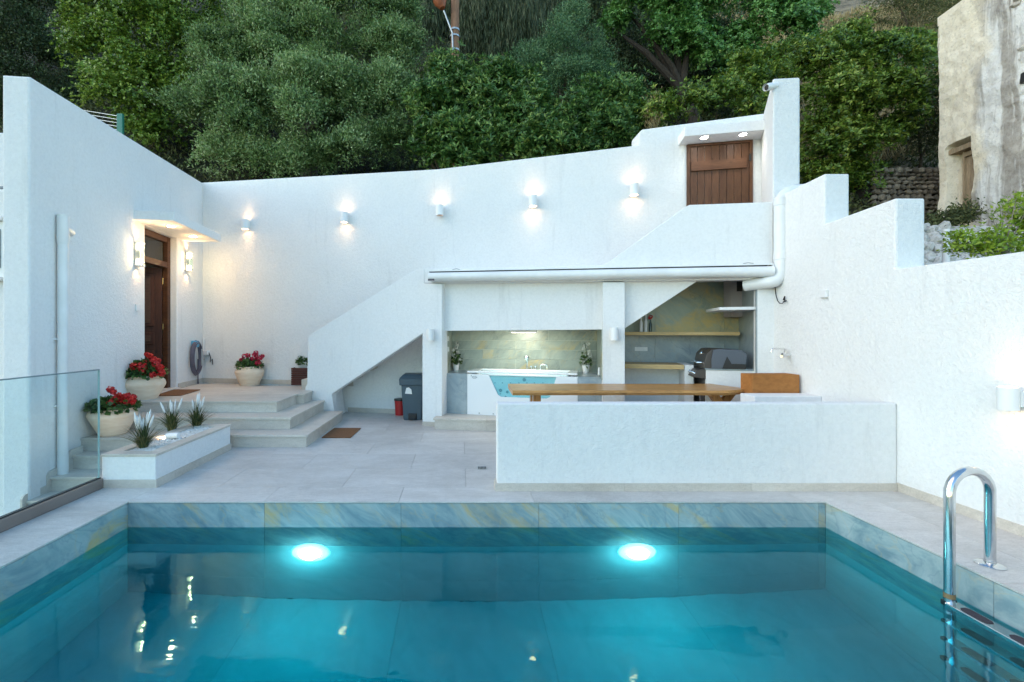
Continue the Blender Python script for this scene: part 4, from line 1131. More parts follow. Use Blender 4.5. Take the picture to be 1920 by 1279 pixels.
for s_, z_ in ((0.20, 0.20), (0.43, 0.20), (0.07, 0.80)):
    part('panel_screw', MB().lathe(FPt(s_, 0, z_), [(0.001, 0.004), (0.012, 0.003), (0.012, -0.001)], 10, False, FN), GALV, tub)
q = FPt(0.12, -0.002, 0.775)
part('badge', MB().tube([q + FU * 0.035 * math.cos(6.283*i/16) + UP * 0.02 * math.sin(6.283*i/16) for i in range(17)], 0.004, 6, False).tube([q + FU * 0.05, q - FU * 0.02], 0.003, 6), GALV, tub)
ft = []
base = FPt((fp(980, 700, TF) - tl_).xy.length, dep - 0.06, zT + 0.03)
part('hand_shower', MB().tube([base, base + UP * 0.10, base + UP * 0.16 + FN * 0.01, base + UP * 0.20 + FN * 0.03], 0.012, 10).ball(base + UP * 0.20 + FN * 0.05, 0.040, 12, 8, (1, 0.6, 1)), CHROME, tub, smooth=True)
for k, dx in enumerate((0.07, 0.14)):
    q = base + FU * dx
    part('tap_handle', MB().tube([q, q + UP * 0.055], 0.013, 10).tube([q + UP * 0.05, q + UP * 0.055 + FN * 0.045], 0.008, 8), CHROME, tub, smooth=True)
q = base + FU * 0.22
part('spout', MB().tube([q, q + UP * 0.07, q + UP * 0.085 + FU * 0.02, q + UP * 0.085 + FU * 0.09, q + UP * 0.07 + FU * 0.11, q + UP * 0.01 + FU * 0.11], 0.011, 10), CHROME, tub, smooth=True)
# step in front of the tub
sp0, sp1 = on_floor(815, 805, 0), on_floor(933, 809, 0)
d = (sp1 - sp0).xy.normalized(); d = Vector((d.x, d.y, 0)); nn = Vector((-d.y, d.x, 0))
ts = thing('tub_step', 'single beige stone step in front of the hot tub', 'step', sp0)
L_ = 2.7
for k, (a, c) in enumerate(((0, 0.79), (0.792, 1.75), (1.752, L_))):
    q = [sp0 + d * a, sp0 + d * c, sp0 + d * c + nn * 0.50, sp0 + d * a + nn * 0.50]
    part('riser', MB().slab([Vector((p_.x, p_.y, 0)) for p_ in q], (0, 0, 0.145)), STEPM, ts)
    q = [sp0 + d * (a - (0.02 if k == 0 else 0)) - nn * 0.02, sp0 + d * c - nn * 0.02, sp0 + d * c + nn * 0.50, sp0 + d * (a - (0.02 if k == 0 else 0)) + nn * 0.50]
    part('tread', MB().slab([Vector((p_.x, p_.y, 0.146)) for p_ in q], (0, 0, 0.028)), STEPM, ts, bevel=0.003)
# orchids in the niche
def orchid(c, lb, s=1.0):
    t = thing('white_orchid', lb, 'potted plant', c, 'white orchids in the niche')
    part('pot', MB().lathe(c, [(0.001, 0), (0.042, 0), (0.062, 0.115), (0.064, 0.125), (0.056, 0.125), (0.052, 0.10)], 22), WHITEPL, t, smooth=True)
    part('soil', MB().lathe(c, [(0.001, 0.105), (0.054, 0.105)], 14), SOIL, t)
    part('stem', MB().tube([c + UP * 0.10, c + Vector((-0.02 * s, -0.01, 0.25)), c + Vector((0.01 * s, -0.02, 0.42)), c + Vector((0.03 * s, -0.03, 0.50))], 0.005, 6), GERL, t, smooth=True)
    bouquet(c + UP * 0.15, 0.085, 0.25, 90, 0.05, GERL, t)
    for k in range(8):
        flower_head(c + Vector((random.uniform(-0.06, 0.07), random.uniform(-0.05, 0.02), 0.19 + 0.042 * k)), random.uniform(0.026, 0.036), WHITEF, t, 40)
    return t
for px, py, lb, s in ((855, 691, 'white orchid in a white pot on the ledge left of the hot tub', 1), (1098.5, 692, 'white orchid in a white pot on the ledge right of the hot tub', -1)):
    c = on_floor(px, py, 0.826); c.y = min(c.y, bwy(c.x) - 0.13); c.z = 0.827
    c.x = at(px, py, c.y).x
    orchid(c, lb, s)
q = bw(985, 620.5, -0.02)
t = thing('niche_lamp', 'flat white strip lamp under the lintel above the hot tub', 'lamp', q)
cc = fp(982, 618, 0.42)
part('housing', MB().fbox(Vector((cc.x, cc.y, 1.515)), FU, FN, 0.42, 0.035, 0.07), WHITEPL, t, bevel=0.004)
part('diffuser', MB().fbox(Vector((cc.x, cc.y, 1.495)), FU, FN, 0.38, 0.004, 0.05), emis('strip_glow', (1.0, 0.95, 0.82), 1.3), t)
lamp('AREA', Vector((cc.x, cc.y, 1.488)) + FN * 0.03, 2.6, (1.0, 0.95, 0.80), t, 0.35, (0, 0.4, -1))
for px, py in ((837.5, 635), (838.5, 655)):
    o = pL0 + (pL1 - pL0) * 0.42; o.z = at(px, py, o.y).z
    dd = (pL1 - pL0).normalized(); dd.z = 0
    tag(part('wall_switch', MB().fbox(Vector((o.x, o.y, o.z)), dd, Vector((dd.y, -dd.x, 0)), 0.08, 0.08, 0.016), WHITEPL, None, bevel=0.003),
        'upper white switch on the left cheek of the niche' if py < 640 else 'lower white switch on the left cheek of the niche', 'switch', 'switches on the niche cheek')
o = pR0 + (pR1 - pR0) * 0.3; o.z = 0.90
t = thing('wall_phone', 'small white handset hanging on the right cheek of the niche', 'handset', o)
part('body', MB().fbox(o - UP * 0.0, FN, -FU, 0.05, 0.12, 0.03), WHITEPL, t, bevel=0.01)
part('cord', MB().tube([o - UP * 0.06 - FU * 0.02, o - UP * 0.12 - FU * 0.05, o - UP * 0.07 - FU * 0.09], 0.004, 6), WHITEPL, t, smooth=True)

# ------------------------------------------------------------------ awning
t = thing('awning_cassette', 'long white rolled up awning cassette mounted across the staircase front', 'awning', fp(1120, 515))
zL, zR = at(805, 511, 1).z, 0
pa, pb_ = fp(805.5, 519, -0.105), fp(1447, 508.5, -0.105)
ad = (pb_ - pa).normalized()
prof = []
rA = 0.078
b = MB()
qn = ad.cross(UP).normalized()       # toward the camera side
if qn.dot(FN) < 0: qn = -qn
vv = qn.cross(ad).normalized()
if vv.z < 0: vv = -vv
shape = [(-0.10, 0.062), (-0.02, 0.066), (0.035, 0.060), (0.068, 0.036), (0.080, 0.0), (0.072, -0.036), (0.045, -0.062), (0.0, -0.072), (-0.10, -0.072)]
part('housing', MB().slab([pa + qn * x + vv * z for x, z in shape], pb_ - pa), PVC, t, smooth=True)
part('top_rail', MB().slab([pa + qn * x + vv * z for x, z in ((-0.10, 0.078), (0.03, 0.078), (0.03, 0.098), (-0.10, 0.098))], pb_ - pa), PVC, t)
part('shadow_gap', MB().slab([pa + qn * x + vv * z for x, z in ((-0.10, 0.0665), (0.028, 0.0665), (0.028, 0.0775), (-0.10, 0.0775))], pb_ - pa - ad * 0.06), DARKSL, t)
part('end_cap', MB().slab([pb_ + qn * x * 1.06 + vv * z * 1.06 for x, z in [(-0.10, 0.092), (0.02, 0.092)] + shape[2:]], ad * 0.012), PVC, t)
part('end_fitting', MB().fbox(pa + ad * 0.05 - vv * 0.055 + qn * 0.055, ad, qn, 0.10, 0.03, 0.02, vv), pm('dark_fitting', (0.06, 0.05, 0.07), None, rough=0.4), t)
b = MB()
for f_ in (0.08, 0.93):
    q = pa + (pb_ - pa) * f_ + vv * 0.105
    b.tube([q, q + ad * 0.06 + vv * 0.012, q + ad * 0.12], 0.006, 6)
part('bracket', b, GALV, t)

# ------------------------------------------------------------------ kitchen
def kshelf(name, label, pxa, pxb, py0, py1, off, depth, mat, cat='shelf'):
    a, c = fp(pxa, py0, off), fp(pxb, py0, off); z1 = a.z; z0_ = fp(pxa, py1, off).z; c.z = z1
    lo = [Vector((a.x, a.y, z0_)), Vector((c.x, c.y, z0_))]
    q = lo + [lo[1] - FN * depth, lo[0] - FN * depth]
    return tag(part(name, MB().slab(q, (0, 0, z1 - z0_)), mat, None, bevel=0.003), label, cat)
kshelf('wall_shelf', 'long thin pine shelf across the outdoor kitchen wall', 1168, 1387.5, 622.5, 628.5, 0.84, 0.30, PINE)
kshelf('wood_counter', 'short pine counter board above the open kitchen recess', 1168, 1282.5, 682.5, 690.5, 0.50, 0.55, PINE, 'counter')
ck = thing('kitchen_counter', 'white rendered counter blocks beside the black gas grill', 'counter', fp(1370, 750))
def kblock(pxa, pxb, py0, off, depth, mat, name, z0=0.0, ztop=None):
    a, c = fp(pxa, py0, off), fp(pxb, py0, off); z1 = a.z if ztop is None else ztop
    q = [Vector((a.x, a.y, z0)), Vector((c.x, c.y, z0)), Vector((c.x, c.y, z0)) - FN * depth, Vector((a.x, a.y, z0)) - FN * depth]
    return part(name, MB().slab(q, (0, 0, z1 - z0)), mat, ck, bevel=0.006)
kblock(1284, 1301, 684.5, 0.50, 0.60, SMOOTHW, 'pier')
kblock(1324, 1427, 692.2, 0.14, 0.95, SMOOTHW, 'block')
a = kblock(1164, 1301, 700, 0.98, 0.1, SMOOTHW, 'recess_back', 0.0, 0.95)
tt_ = fp(1321, 691.5, 0.13).z
kblock(1323, 1424, 690.6, 0.125, 0.97, SLATEB, 'top', tt_ - 0.018, tt_ + 0.004)
# white little shelf and boxed chimney corner
kshelf('corner_shelf', 'short white shelf in the upper right corner of the kitchen', 1349, 1417, 576, 581.5, 0.06, 0.75, SMOOTHW)
q0_, q1_ = bw(1371, 560, -0.30), bw(1407, 560, -0.30)
cb = thing('boxed_corner', 'pinkish grey boxed panel with a dark pipe hole in the kitchen corner', 'panel', q0_)
part('panel', MB().slab([Vector((q0_.x, q0_.y, 1.73)), Vector((q1_.x + 0.1, q1_.y, 1.73)), Vector((q1_.x + 0.1, q1_.y, 2.298)), Vector((q0_.x, q0_.y, 2.298))], Vector((0, 0.2, 0))), pm('pinkish_board', (0.42, 0.38, 0.39), (0.37, 0.34, 0.35), 4, 0.8), cb)
hq0, hq1 = bw(1382, 528, -0.312), bw(1403, 546, -0.312)
part('hole', MB().slab([Vector((hq0.x, hq0.y, hq1.z)), Vector((hq1.x, hq1.y, hq1.z)), Vector((hq1.x, hq1.y, hq0.z)), Vector((hq0.x, hq0.y, hq0.z))], Vector((0, 0.01, 0))), DARKSL, cb)
# sockets
for k in range(3):
    o = bw(1194 + 8 * k, 654.5, -0.017)
    tag(part('wall_socket', MB().fbox(o, BU, BN, 0.066, 0.066, 0.012), WHITEPL, None, bevel=0.003),
        ('leftmost of three white sockets on the kitchen wall', 'middle of three white sockets on the kitchen wall', 'rightmost of three white sockets on the kitchen wall')[k], 'socket', 'row of three sockets')
# bottles on the shelf
zsh = fp(1180, 622.5, 0.84).z + 0.001
for px, rr, hh, mt, lb in ((1202, 0.025, 0.24, WHITEPL, 'white bottle at the left end of the pine shelf'), (1211, 0.024, 0.27, WHITEPL, 'white bottle beside the dark red bottle on the pine shelf')):
    o = fp(px, 620, 0.95); o.z = zsh
    t = thing('shelf_bottle', lb, 'bottle', o, 'bottles on the pine shelf')
    part('body', MB().lathe(o, [(0.001, 0), (rr, 0), (rr, hh * 0.6), (rr * 0.45, hh * 0.78), (rr * 0.45, hh)], 16), mt, t, smooth=True)
    part('cap', MB().lathe(o, [(rr * 0.5, hh), (rr * 0.5, hh + 0.02), (0.001, hh + 0.02)], 12), mt, t, smooth=True)
o = fp(1219.5, 620, 0.93); o.z = zsh
t = thing('shelf_bottle', 'dark bottle holding a red flower on the pine shelf', 'bottle', o, 'bottles on the pine shelf')
part('body', MB().lathe(o, [(0.001, 0), (0.024, 0), (0.024, 0.12), (0.010, 0.17), (0.010, 0.2)], 16), pm('green_glass', (0.03, 0.05, 0.04), None, rough=0.15), t, smooth=True)
flower_head(o + UP * 0.235, 0.035, REDF, t, 60)

# gas grill, facing left
go = fp(1347, 692, 0.36); go.z = tt_ + 0.006
gr = thing('gas_grill', 'black and grey gas grill with a closed hood set into the counter', 'grill', go)
gf_ = -FU; gs = FN
def GP(f, s, z): return go + gf_ * f + gs * s + UP * z
hood = [(-0.29, 0.0), (-0.29, 0.20), (-0.22, 0.255), (0.06, 0.27), (0.14, 0.26), (0.20, 0.20), (0.235, 0.06), (0.235, 0.0)]
side = [(-0.27, 0.0), (-0.29, 0.20), (-0.22, 0.257), (0.06, 0.272), (0.12, 0.255), (0.145, 0.13), (0.145, 0.0)]
part('hood', MB().slab([GP(f, 0.22, z) for f, z in hood], gs * -0.62), GRILLD, gr, bevel=0.008)
part('side_panel', MB().slab([GP(f, 0.245, z) for f, z in side], gs * -0.024), GRILLG, gr, bevel=0.006)
part('side_vent', MB().slab([GP(f, 0.251, z) for f, z in ((-0.27, 0.0), (-0.27, 0.07), (-0.10, 0.07), (-0.045, 0.17), (0.015, 0.0))], gs * -0.005), BLACK, gr)
part('lid_handle', MB().tube([GP(0.24, 0.10, 0.07), GP(0.29, 0.10, 0.075), GP(0.29, -0.30, 0.075), GP(0.24, -0.30, 0.07)], 0.013, 10), CHROME, gr, smooth=True)
part('thermometer', MB().lathe(GP(0.205, -0.08, 0.20), [(0.001, 0.012), (0.03, 0.010), (0.033, 0.0)], 16, False, (gf_ + UP * 0.5).normalized()), CHROME, gr, smooth=True)
part('control_panel', MB().slab([GP(0.20, 0.20, -0.005), GP(0.31, 0.20, -0.03), GP(0.37, 0.20, -0.13), GP(0.20, 0.20, -0.15)], gs * -0.58), GRILLD, gr, bevel=0.006)
kn = (gf_ * 0.86 + UP * 0.5).normalized()
for k in range(5):
    part('knob', MB().lathe(GP(0.34, 0.15 - 0.115 * k, -0.08), [(0.001, 0.040), (0.020, 0.038), (0.024, 0.0), (0.030, 0.0), (0.030, -0.004)], 14, False, kn), CHROME, gr, smooth=True)
part('cabinet', MB().slab([GP(0.22, 0.16, -0.155), GP(0.22, -0.40, -0.155), GP(0.19, -0.40, -0.155), GP(0.19, 0.16, -0.155)], UP * -0.70), GRILLD, gr, bevel=0.004)
part('cabinet_handle', MB().tube([GP(0.225, 0.10, -0.30), GP(0.255, 0.10, -0.30), GP(0.255, 0.10, -0.55), GP(0.225, 0.10, -0.55)], 0.008, 8), CHROME, gr, smooth=True)

# drain pipe looping into the kitchen
t = thing('vent_pipe', 'thick white plastic pipe bending down the wall and into the kitchen', 'pipe', (4.1, 5.8, 2.2))
rp = 0.075
Yq = 5.86
e0 = at(1512, 352, 5.80); e1 = at(1490, 358, Yq); 
v0 = at(1463.5, 385, Yq); v1 = at(1463.5, 505, Yq)
pth = [at(1508, 356, 5.83), at(1490, 358, Yq)]
for k in range(7):
    a = k / 6 * math.pi / 2
    pth.append(at(1490 - 26.5 * math.sin(a), 384.5 - 26.5 * math.cos(a), Yq))
pth += [v0 + (v1 - v0) * q for q in (0.05, 0.5, 1)]
for k in range(1, 7):
    a = k / 6 * math.pi / 2
    pth.append(at(1445 + 18.5 * math.cos(a), 507 + 22 * math.sin(a), Yq + 0.03 * k / 6))
endp = at(1396, 536, Yq + 0.28)
pth += [at(1425, 531.5, Yq + 0.14), endp]
part('pipe', MB().tube(pth, rp, 20), PVC, t, smooth=True)
for py in (379, 480):
    q = at(1463.5, py, Yq); part('collar', MB().lathe(q, [(rp, -0.05), (rp + 0.006, -0.045), (rp + 0.006, 0.045), (rp, 0.05)], 20), PVC, t, smooth=True)
def rwp(px, py, off=0.006):
    y = (RWX - off) * F / (px - VX); return at(px, py, y)
tag(part('loose_cable', MB().tube([rwp(1453, 536), rwp(1454, 546), rwp(1455.5, 556), rwp(1458, 564, .02), rwp(1462, 569, .03), rwp(1467, 569, .03), rwp(1470, 565, .02), rwp(1472, 560)], 0.0055, 6)
    .tube([rwp(1469, 566, .02), rwp(1474, 564, .03)], 0.009, 6).tube([rwp(1469, 562, .02), rwp(1471.5, 556, .03)], 0.009, 6), BLACK, None, smooth=True), 'loose black cable looping out of the right wall below the pipe', 'cable')

# wall tap, trough, ledge
yt = 5.70; zt_ = at(1476, 665, yt).z
t = thing('wall_tap', 'chrome swivel tap fixed to the wall above the orange wooden trough', 'tap', (RWX, yt, zt_))
part('body', MB().tube([(RWX, yt, zt_), (RWX - 0.10, yt, zt_)], 0.022, 12).tube([(RWX - 0.09, yt, zt_ - 0.02), (RWX - 0.13, yt - 0.03, zt_ - 0.02)], 0.017, 10), CHROME, t, smooth=True)
part('spout', MB().tube([(RWX - 0.06, yt, zt_), (RWX - 0.06, yt, zt_ + 0.06), (RWX - 0.075, yt, zt_ + 0.075), (RWX - 0.22, yt + 0.0, zt_ + 0.075), (RWX - 0.235, yt, zt_ + 0.06), (RWX - 0.235, yt, zt_ + 0.03)], 0.010, 10), CHROME, t, smooth=True)
yf = 5.50
xa, zt0 = at(1411, 703, yf).x, at(1411, 702.5, yf).z
t = thing('wooden_trough', 'orange brown wooden trough standing under the chrome wall tap', 'trough', (3.85, yf + 0.2, 0.5))
X_0, X_1 = xa, RWX - 0.03
zb_ = at(1411, 756, yf).z - 0.05
part('front_board', MB().box(X_0, X_1, yf, yf + 0.022, zb_, zt0), ORANGEW, t, bevel=0.006)
part('side_board', MB().box(X_0 + 0.0005, X_0 + 0.022, yf + 0.023, yf + 0.235, zb_, zt0 - 0.001), ORANGEW, t, bevel=0.004)
part('side_board', MB().box(X_1 - 0.022, X_1, yf + 0.023, yf + 0.235, zb_, zt0 - 0.001), ORANGEW, t, bevel=0.004)
part('back_board', MB().box(X_0 + 0.023, X_1 - 0.023, yf + 0.213, yf + 0.235, zb_, zt0 - 0.002), ORANGEW, t, bevel=0.004)
part('bottom', MB().box(X_0 + 0.023, X_1 - 0.023, yf + 0.024, yf + 0.212, zt0 - 0.2, zt0 - 0.18), ORANGEW, t)
x0_ = at(1415, 743, 5.2).x; zl = at(1415, 743, 5.2).z
tag(part('wall_ledge', MB().box(x0_, RWX - 0.002, 5.2, 5.47, 0, zl), SMOOTHW, None, bevel=0.008), 'low white ledge block in front of the orange wooden trough', 'ledge')
yv = 5.15; zv = at(1546, 551, yv).z
tag(part('outdoor_socket', MB().fbox(Vector((RWX, yv, zv)), Vector((0, 1, 0)), Vector((-1, 0, 0)), 0.09, 0.09, 0.035), WHITEPL, None, bevel=0.006), 'small white socket box high on the right wall', 'socket')

# ------------------------------------------------------------------ long timber table
tb = thing('timber_table', 'long varnished timber slab table behind the low wall', 'table', (2.15, 5.9, 0))
zt_ = 0.79
ft = []
ny = 26
xa_, xb_ = 0.645, 3.62
front = []; backp = []
for i in range(ny):
    s_ = i / (ny - 1); x = xa_ + (xb_ - xa_) * s_
    e = noise.noise(Vector((x * 1.7, 3.1, 0))) * 0.035 + noise.noise(Vector((x * 6, 8, 0))) * 0.010
    front.append(Vector((x, 5.55 + e + (0.16 * max(0, (s_ - 0.86) / 0.14) ** 1.5), zt_)))
    e = noise.noise(Vector((x * 1.5, 9.1, 0))) * 0.04
    backp.append(Vector((x + (0.02 if i == 0 else 0) - 0.16 * s_ ** 6, 6.27 + e, zt_)))
b = MB()
topv = front + backp[::-1]
mid = [p_ + Vector((0, -0.012, -0.03)) for p_ in front] + [p_ + Vector((0, 0.012, -0.03)) for p_ in backp[::-1]]
bot = [p_ + Vector((0, 0.018, -0.062)) for p_ in front] + [p_ + Vector((0, -0.018, -0.062)) for p_ in backp[::-1]]
nn_ = len(topv)
b.add(topv + mid + bot, [tuple(range(nn_)), tuple(2 * nn_ + i for i in reversed(range(nn_)))] +
      [(i, i + nn_, (i + 1) % nn_ + nn_, (i + 1) % nn_) for i in range(nn_)] + [(i + nn_, i + 2 * nn_, (i + 1) % nn_ + 2 * nn_, (i + 1) % nn_ + nn_) for i in range(nn_)])
part('tabletop', b, TABLEW, tb, smooth=True)
LEGW = wood('table_leg_timber', (0.42, 0.19, 0.06), (0.56, 0.29, 0.10), 0.6, (6, 6, 0.8), rough=0.35, coat=0.3)
xl_ = at(1006, 748, 5.85).x
part('leg', MB().box(xl_ - 0.048, xl_ + 0.048, 5.80, 5.90, 0.0, zt_ - 0.064), LEGW, tb, bevel=0.006)
part('leg', MB().box(xl_ - 0.048, xl_ + 0.048, 6.02, 6.12, 0.0, zt_ - 0.064), LEGW, tb, bevel=0.006)
for (pa_, pb2, yl) in (((1340, 741), (1352, 758), 5.80), ((1371, 741), (1357, 758), 5.88)):
    a, c = at(*pa_, yl), at(*pb2, yl); d_ = (c - a).normalized(); a = a - d_ * 0.0
    a = a + d_ * ((zt_ - 0.064 - a.z) / d_.z); e = a + d_ * ((0.0 - a.z) / d_.z)
    u_ = Vector((1, 0, 0))
    part('leg', MB().slab([a - u_ * 0.06, a + u_ * 0.06, e + u_ * 0.06, e - u_ * 0.06], (0, 0.07, 0)), LEGW, tb, bevel=0.006)

# ------------------------------------------------------------------ pool ladder
pl_ = thing('pool_ladder', 'polished steel pool ladder with hooped handrail and dark treads', 'pool ladder', (3.2, 2.7, 0))
def hoop(yq, yb, xf=3.10, xbk=3.415):
    zt = 0.615; r = (xbk - xf) / 2; pth = [(xf + 0.02, yq, -1.25), (xf + 0.0, yq, -0.3), (xf - 0.0, yq, zt - r)]
    for k in range(1, 12):
        a = math.pi * k / 12
        pth.append((xf + r - r * math.cos(a), yq + (yb - yq) * k / 12, zt - r + r * math.sin(a)))
    pth += [(xbk, yb, zt - r), (xbk, yb, 0.004)]
    part('handrail', MB().tube(pth, 0.0275, 20), STEEL, pl_, smooth=True)
    part('flange', MB().lathe((xbk, yb, 0.0005), [(0.072, 0.0), (0.072, 0.006), (0.055, 0.016), (0.030, 0.020), (0.030, 0.035)], 26, True), STEEL, pl_, smooth=True)
    part('ring', MB().lathe((xf, yq, -0.165), [(0.0278, -0.015), (0.0290, -0.015), (0.0290, 0.015), (0.0278, 0.015)], 20), pm('brown_stain_ring', (0.22, 0.15, 0.07), None, rough=0.6), pl_, smooth=True)
hoop(2.88, 2.93)
hoop(2.34, 2.36)
for k, z in enumerate((-0.205, -0.47, -0.73, -0.99)):
    tr = part('tread', MB().box(3.062, 3.150, 2.355, 2.875, z - 0.03, z), STEEL, pl_, bevel=0.004)
    for (ya_, yb_) in ((2.40, 2.56), (2.66, 2.81)):
        pts = []
        for cx_, cy2 in ((3.078, ya_ + 0.02), (3.092, ya_), (3.122, ya_), (3.136, ya_ + 0.02), (3.136, yb_ - 0.02), (3.122, yb_), (3.092, yb_), (3.078, yb_ - 0.02)): pts.append((cx_, cy2, z + 0.0004))
        part('grip_pad', MB().slab(pts, (0, 0, 0.003)), pm('dark_grip', (0.06, 0.05, 0.06), None, rough=0.9, bump=0.6, bscale=400), tr)
    part('end_block', MB().box(3.07, 3.145, 2.8755, 2.905, z - 0.03, z + 0.004), BLACK, tr)

# security camera on the tower wall
o = at(1451, 164, 6.04)
t = thing('security_camera', 'white bullet security camera on the tall tower wall', 'camera', o)
ax = unit(-0.95, -0.22, -0.28)
part('bracket', MB().tube([o + Vector((0.06, 0.03, -0.03)), o + Vector((0.0, -0.03, -0.01))], 0.028, 12), WHITEPL, t, smooth=True)
part('body', MB().lathe(o + Vector((-0.02, -0.03, 0.0)), [(0.001, -0.04), (0.042, -0.04), (0.042, 0.12), (0.036, 0.125), (0.036, 0.11)], 18, False, ax), WHITEPL, t, smooth=True)
part('lens', MB().lathe(o + Vector((-0.02, -0.03, 0.0)), [(0.001, 0.118), (0.036, 0.116)], 16, False, ax), BLACK, t)
part('hood', MB().lathe(o + Vector((-0.02, -0.03, 0.006)), [(0.044, 0.0), (0.046, 0.14)], 18, False, ax), WHITEPL, t, smooth=True)
# ------------------------------------------------------------------ hillside
def ground_z(x, y):
    if y < 9.8: z = 1.55 + 0.10 * max(y, 0)
    else: z = 2.53 + 1.10 * (y - 9.8)
    k = min(1.0, max(0.0, (y - 9.0) / 4))
    z += k * (1.3 * noise.noise(Vector((x * 0.16, y * 0.16, 1.7))) + 0.5 * noise.noise(Vector((x * 0.5, y * 0.5, 4.2))))
    z += 0.12 * noise.noise(Vector((x * 1.7, y * 1.7, 9)))
    return z
def ground_mesh(xs_, ys_, keep):
    b = MB(); idx = {}
    for j, y in enumerate(ys_):
        for i, x in enumerate(xs_):
            idx[i, j] = len(b.v); b.v.append((x, y, ground_z(x, y)))
    for j in range(len(ys_) - 1):
        for i in range(len(xs_) - 1):
            if keep((xs_[i] + xs_[i+1]) / 2, (ys_[j] + ys_[j+1]) / 2):
                b.f.append((idx[i, j], idx[i+1, j], idx[i+1, j+1], idx[i, j+1]))
    return b
xs_ = [-46 + i * 0.55 for i in range(180)]; ys_ = [-4 + i * 0.5 for i in range(30)] + [11 + i * 0.55 for i in range(70)]
HILLM, t, p = newmat('hillside_earth_and_shade')
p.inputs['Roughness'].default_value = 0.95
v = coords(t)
c = mix(t, ramp(t, noise_n(t, v, 0.7, 7, 0.65), [(0.35, 0.0), (0.65, 1.0)]), (0.020, 0.020, 0.011), (0.034, 0.036, 0.017))  # earth darkened left of the dry slope: tree shade put into the colour
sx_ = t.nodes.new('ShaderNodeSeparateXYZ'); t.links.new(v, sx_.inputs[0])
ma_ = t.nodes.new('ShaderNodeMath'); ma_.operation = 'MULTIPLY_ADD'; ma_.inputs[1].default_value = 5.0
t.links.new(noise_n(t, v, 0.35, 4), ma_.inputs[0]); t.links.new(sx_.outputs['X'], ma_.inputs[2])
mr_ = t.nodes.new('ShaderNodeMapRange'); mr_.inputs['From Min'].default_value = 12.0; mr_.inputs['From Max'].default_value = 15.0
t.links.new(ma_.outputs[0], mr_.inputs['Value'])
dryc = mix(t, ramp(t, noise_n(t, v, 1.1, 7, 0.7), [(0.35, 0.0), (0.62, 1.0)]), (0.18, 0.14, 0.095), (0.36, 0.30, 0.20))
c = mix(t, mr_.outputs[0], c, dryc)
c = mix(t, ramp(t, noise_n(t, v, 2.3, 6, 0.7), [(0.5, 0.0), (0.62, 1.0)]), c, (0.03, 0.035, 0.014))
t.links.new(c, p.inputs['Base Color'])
bump_n(t, p, noise_n(t, v, 6, 8, 0.7), 1.0, 0.15)
struct('hillside', ground_mesh(xs_, ys_, lambda x, y: (y > bwy(x) + 0.75 and x <= 4.7) or x > 4.75), HILLM, smooth=True, fixn=False)

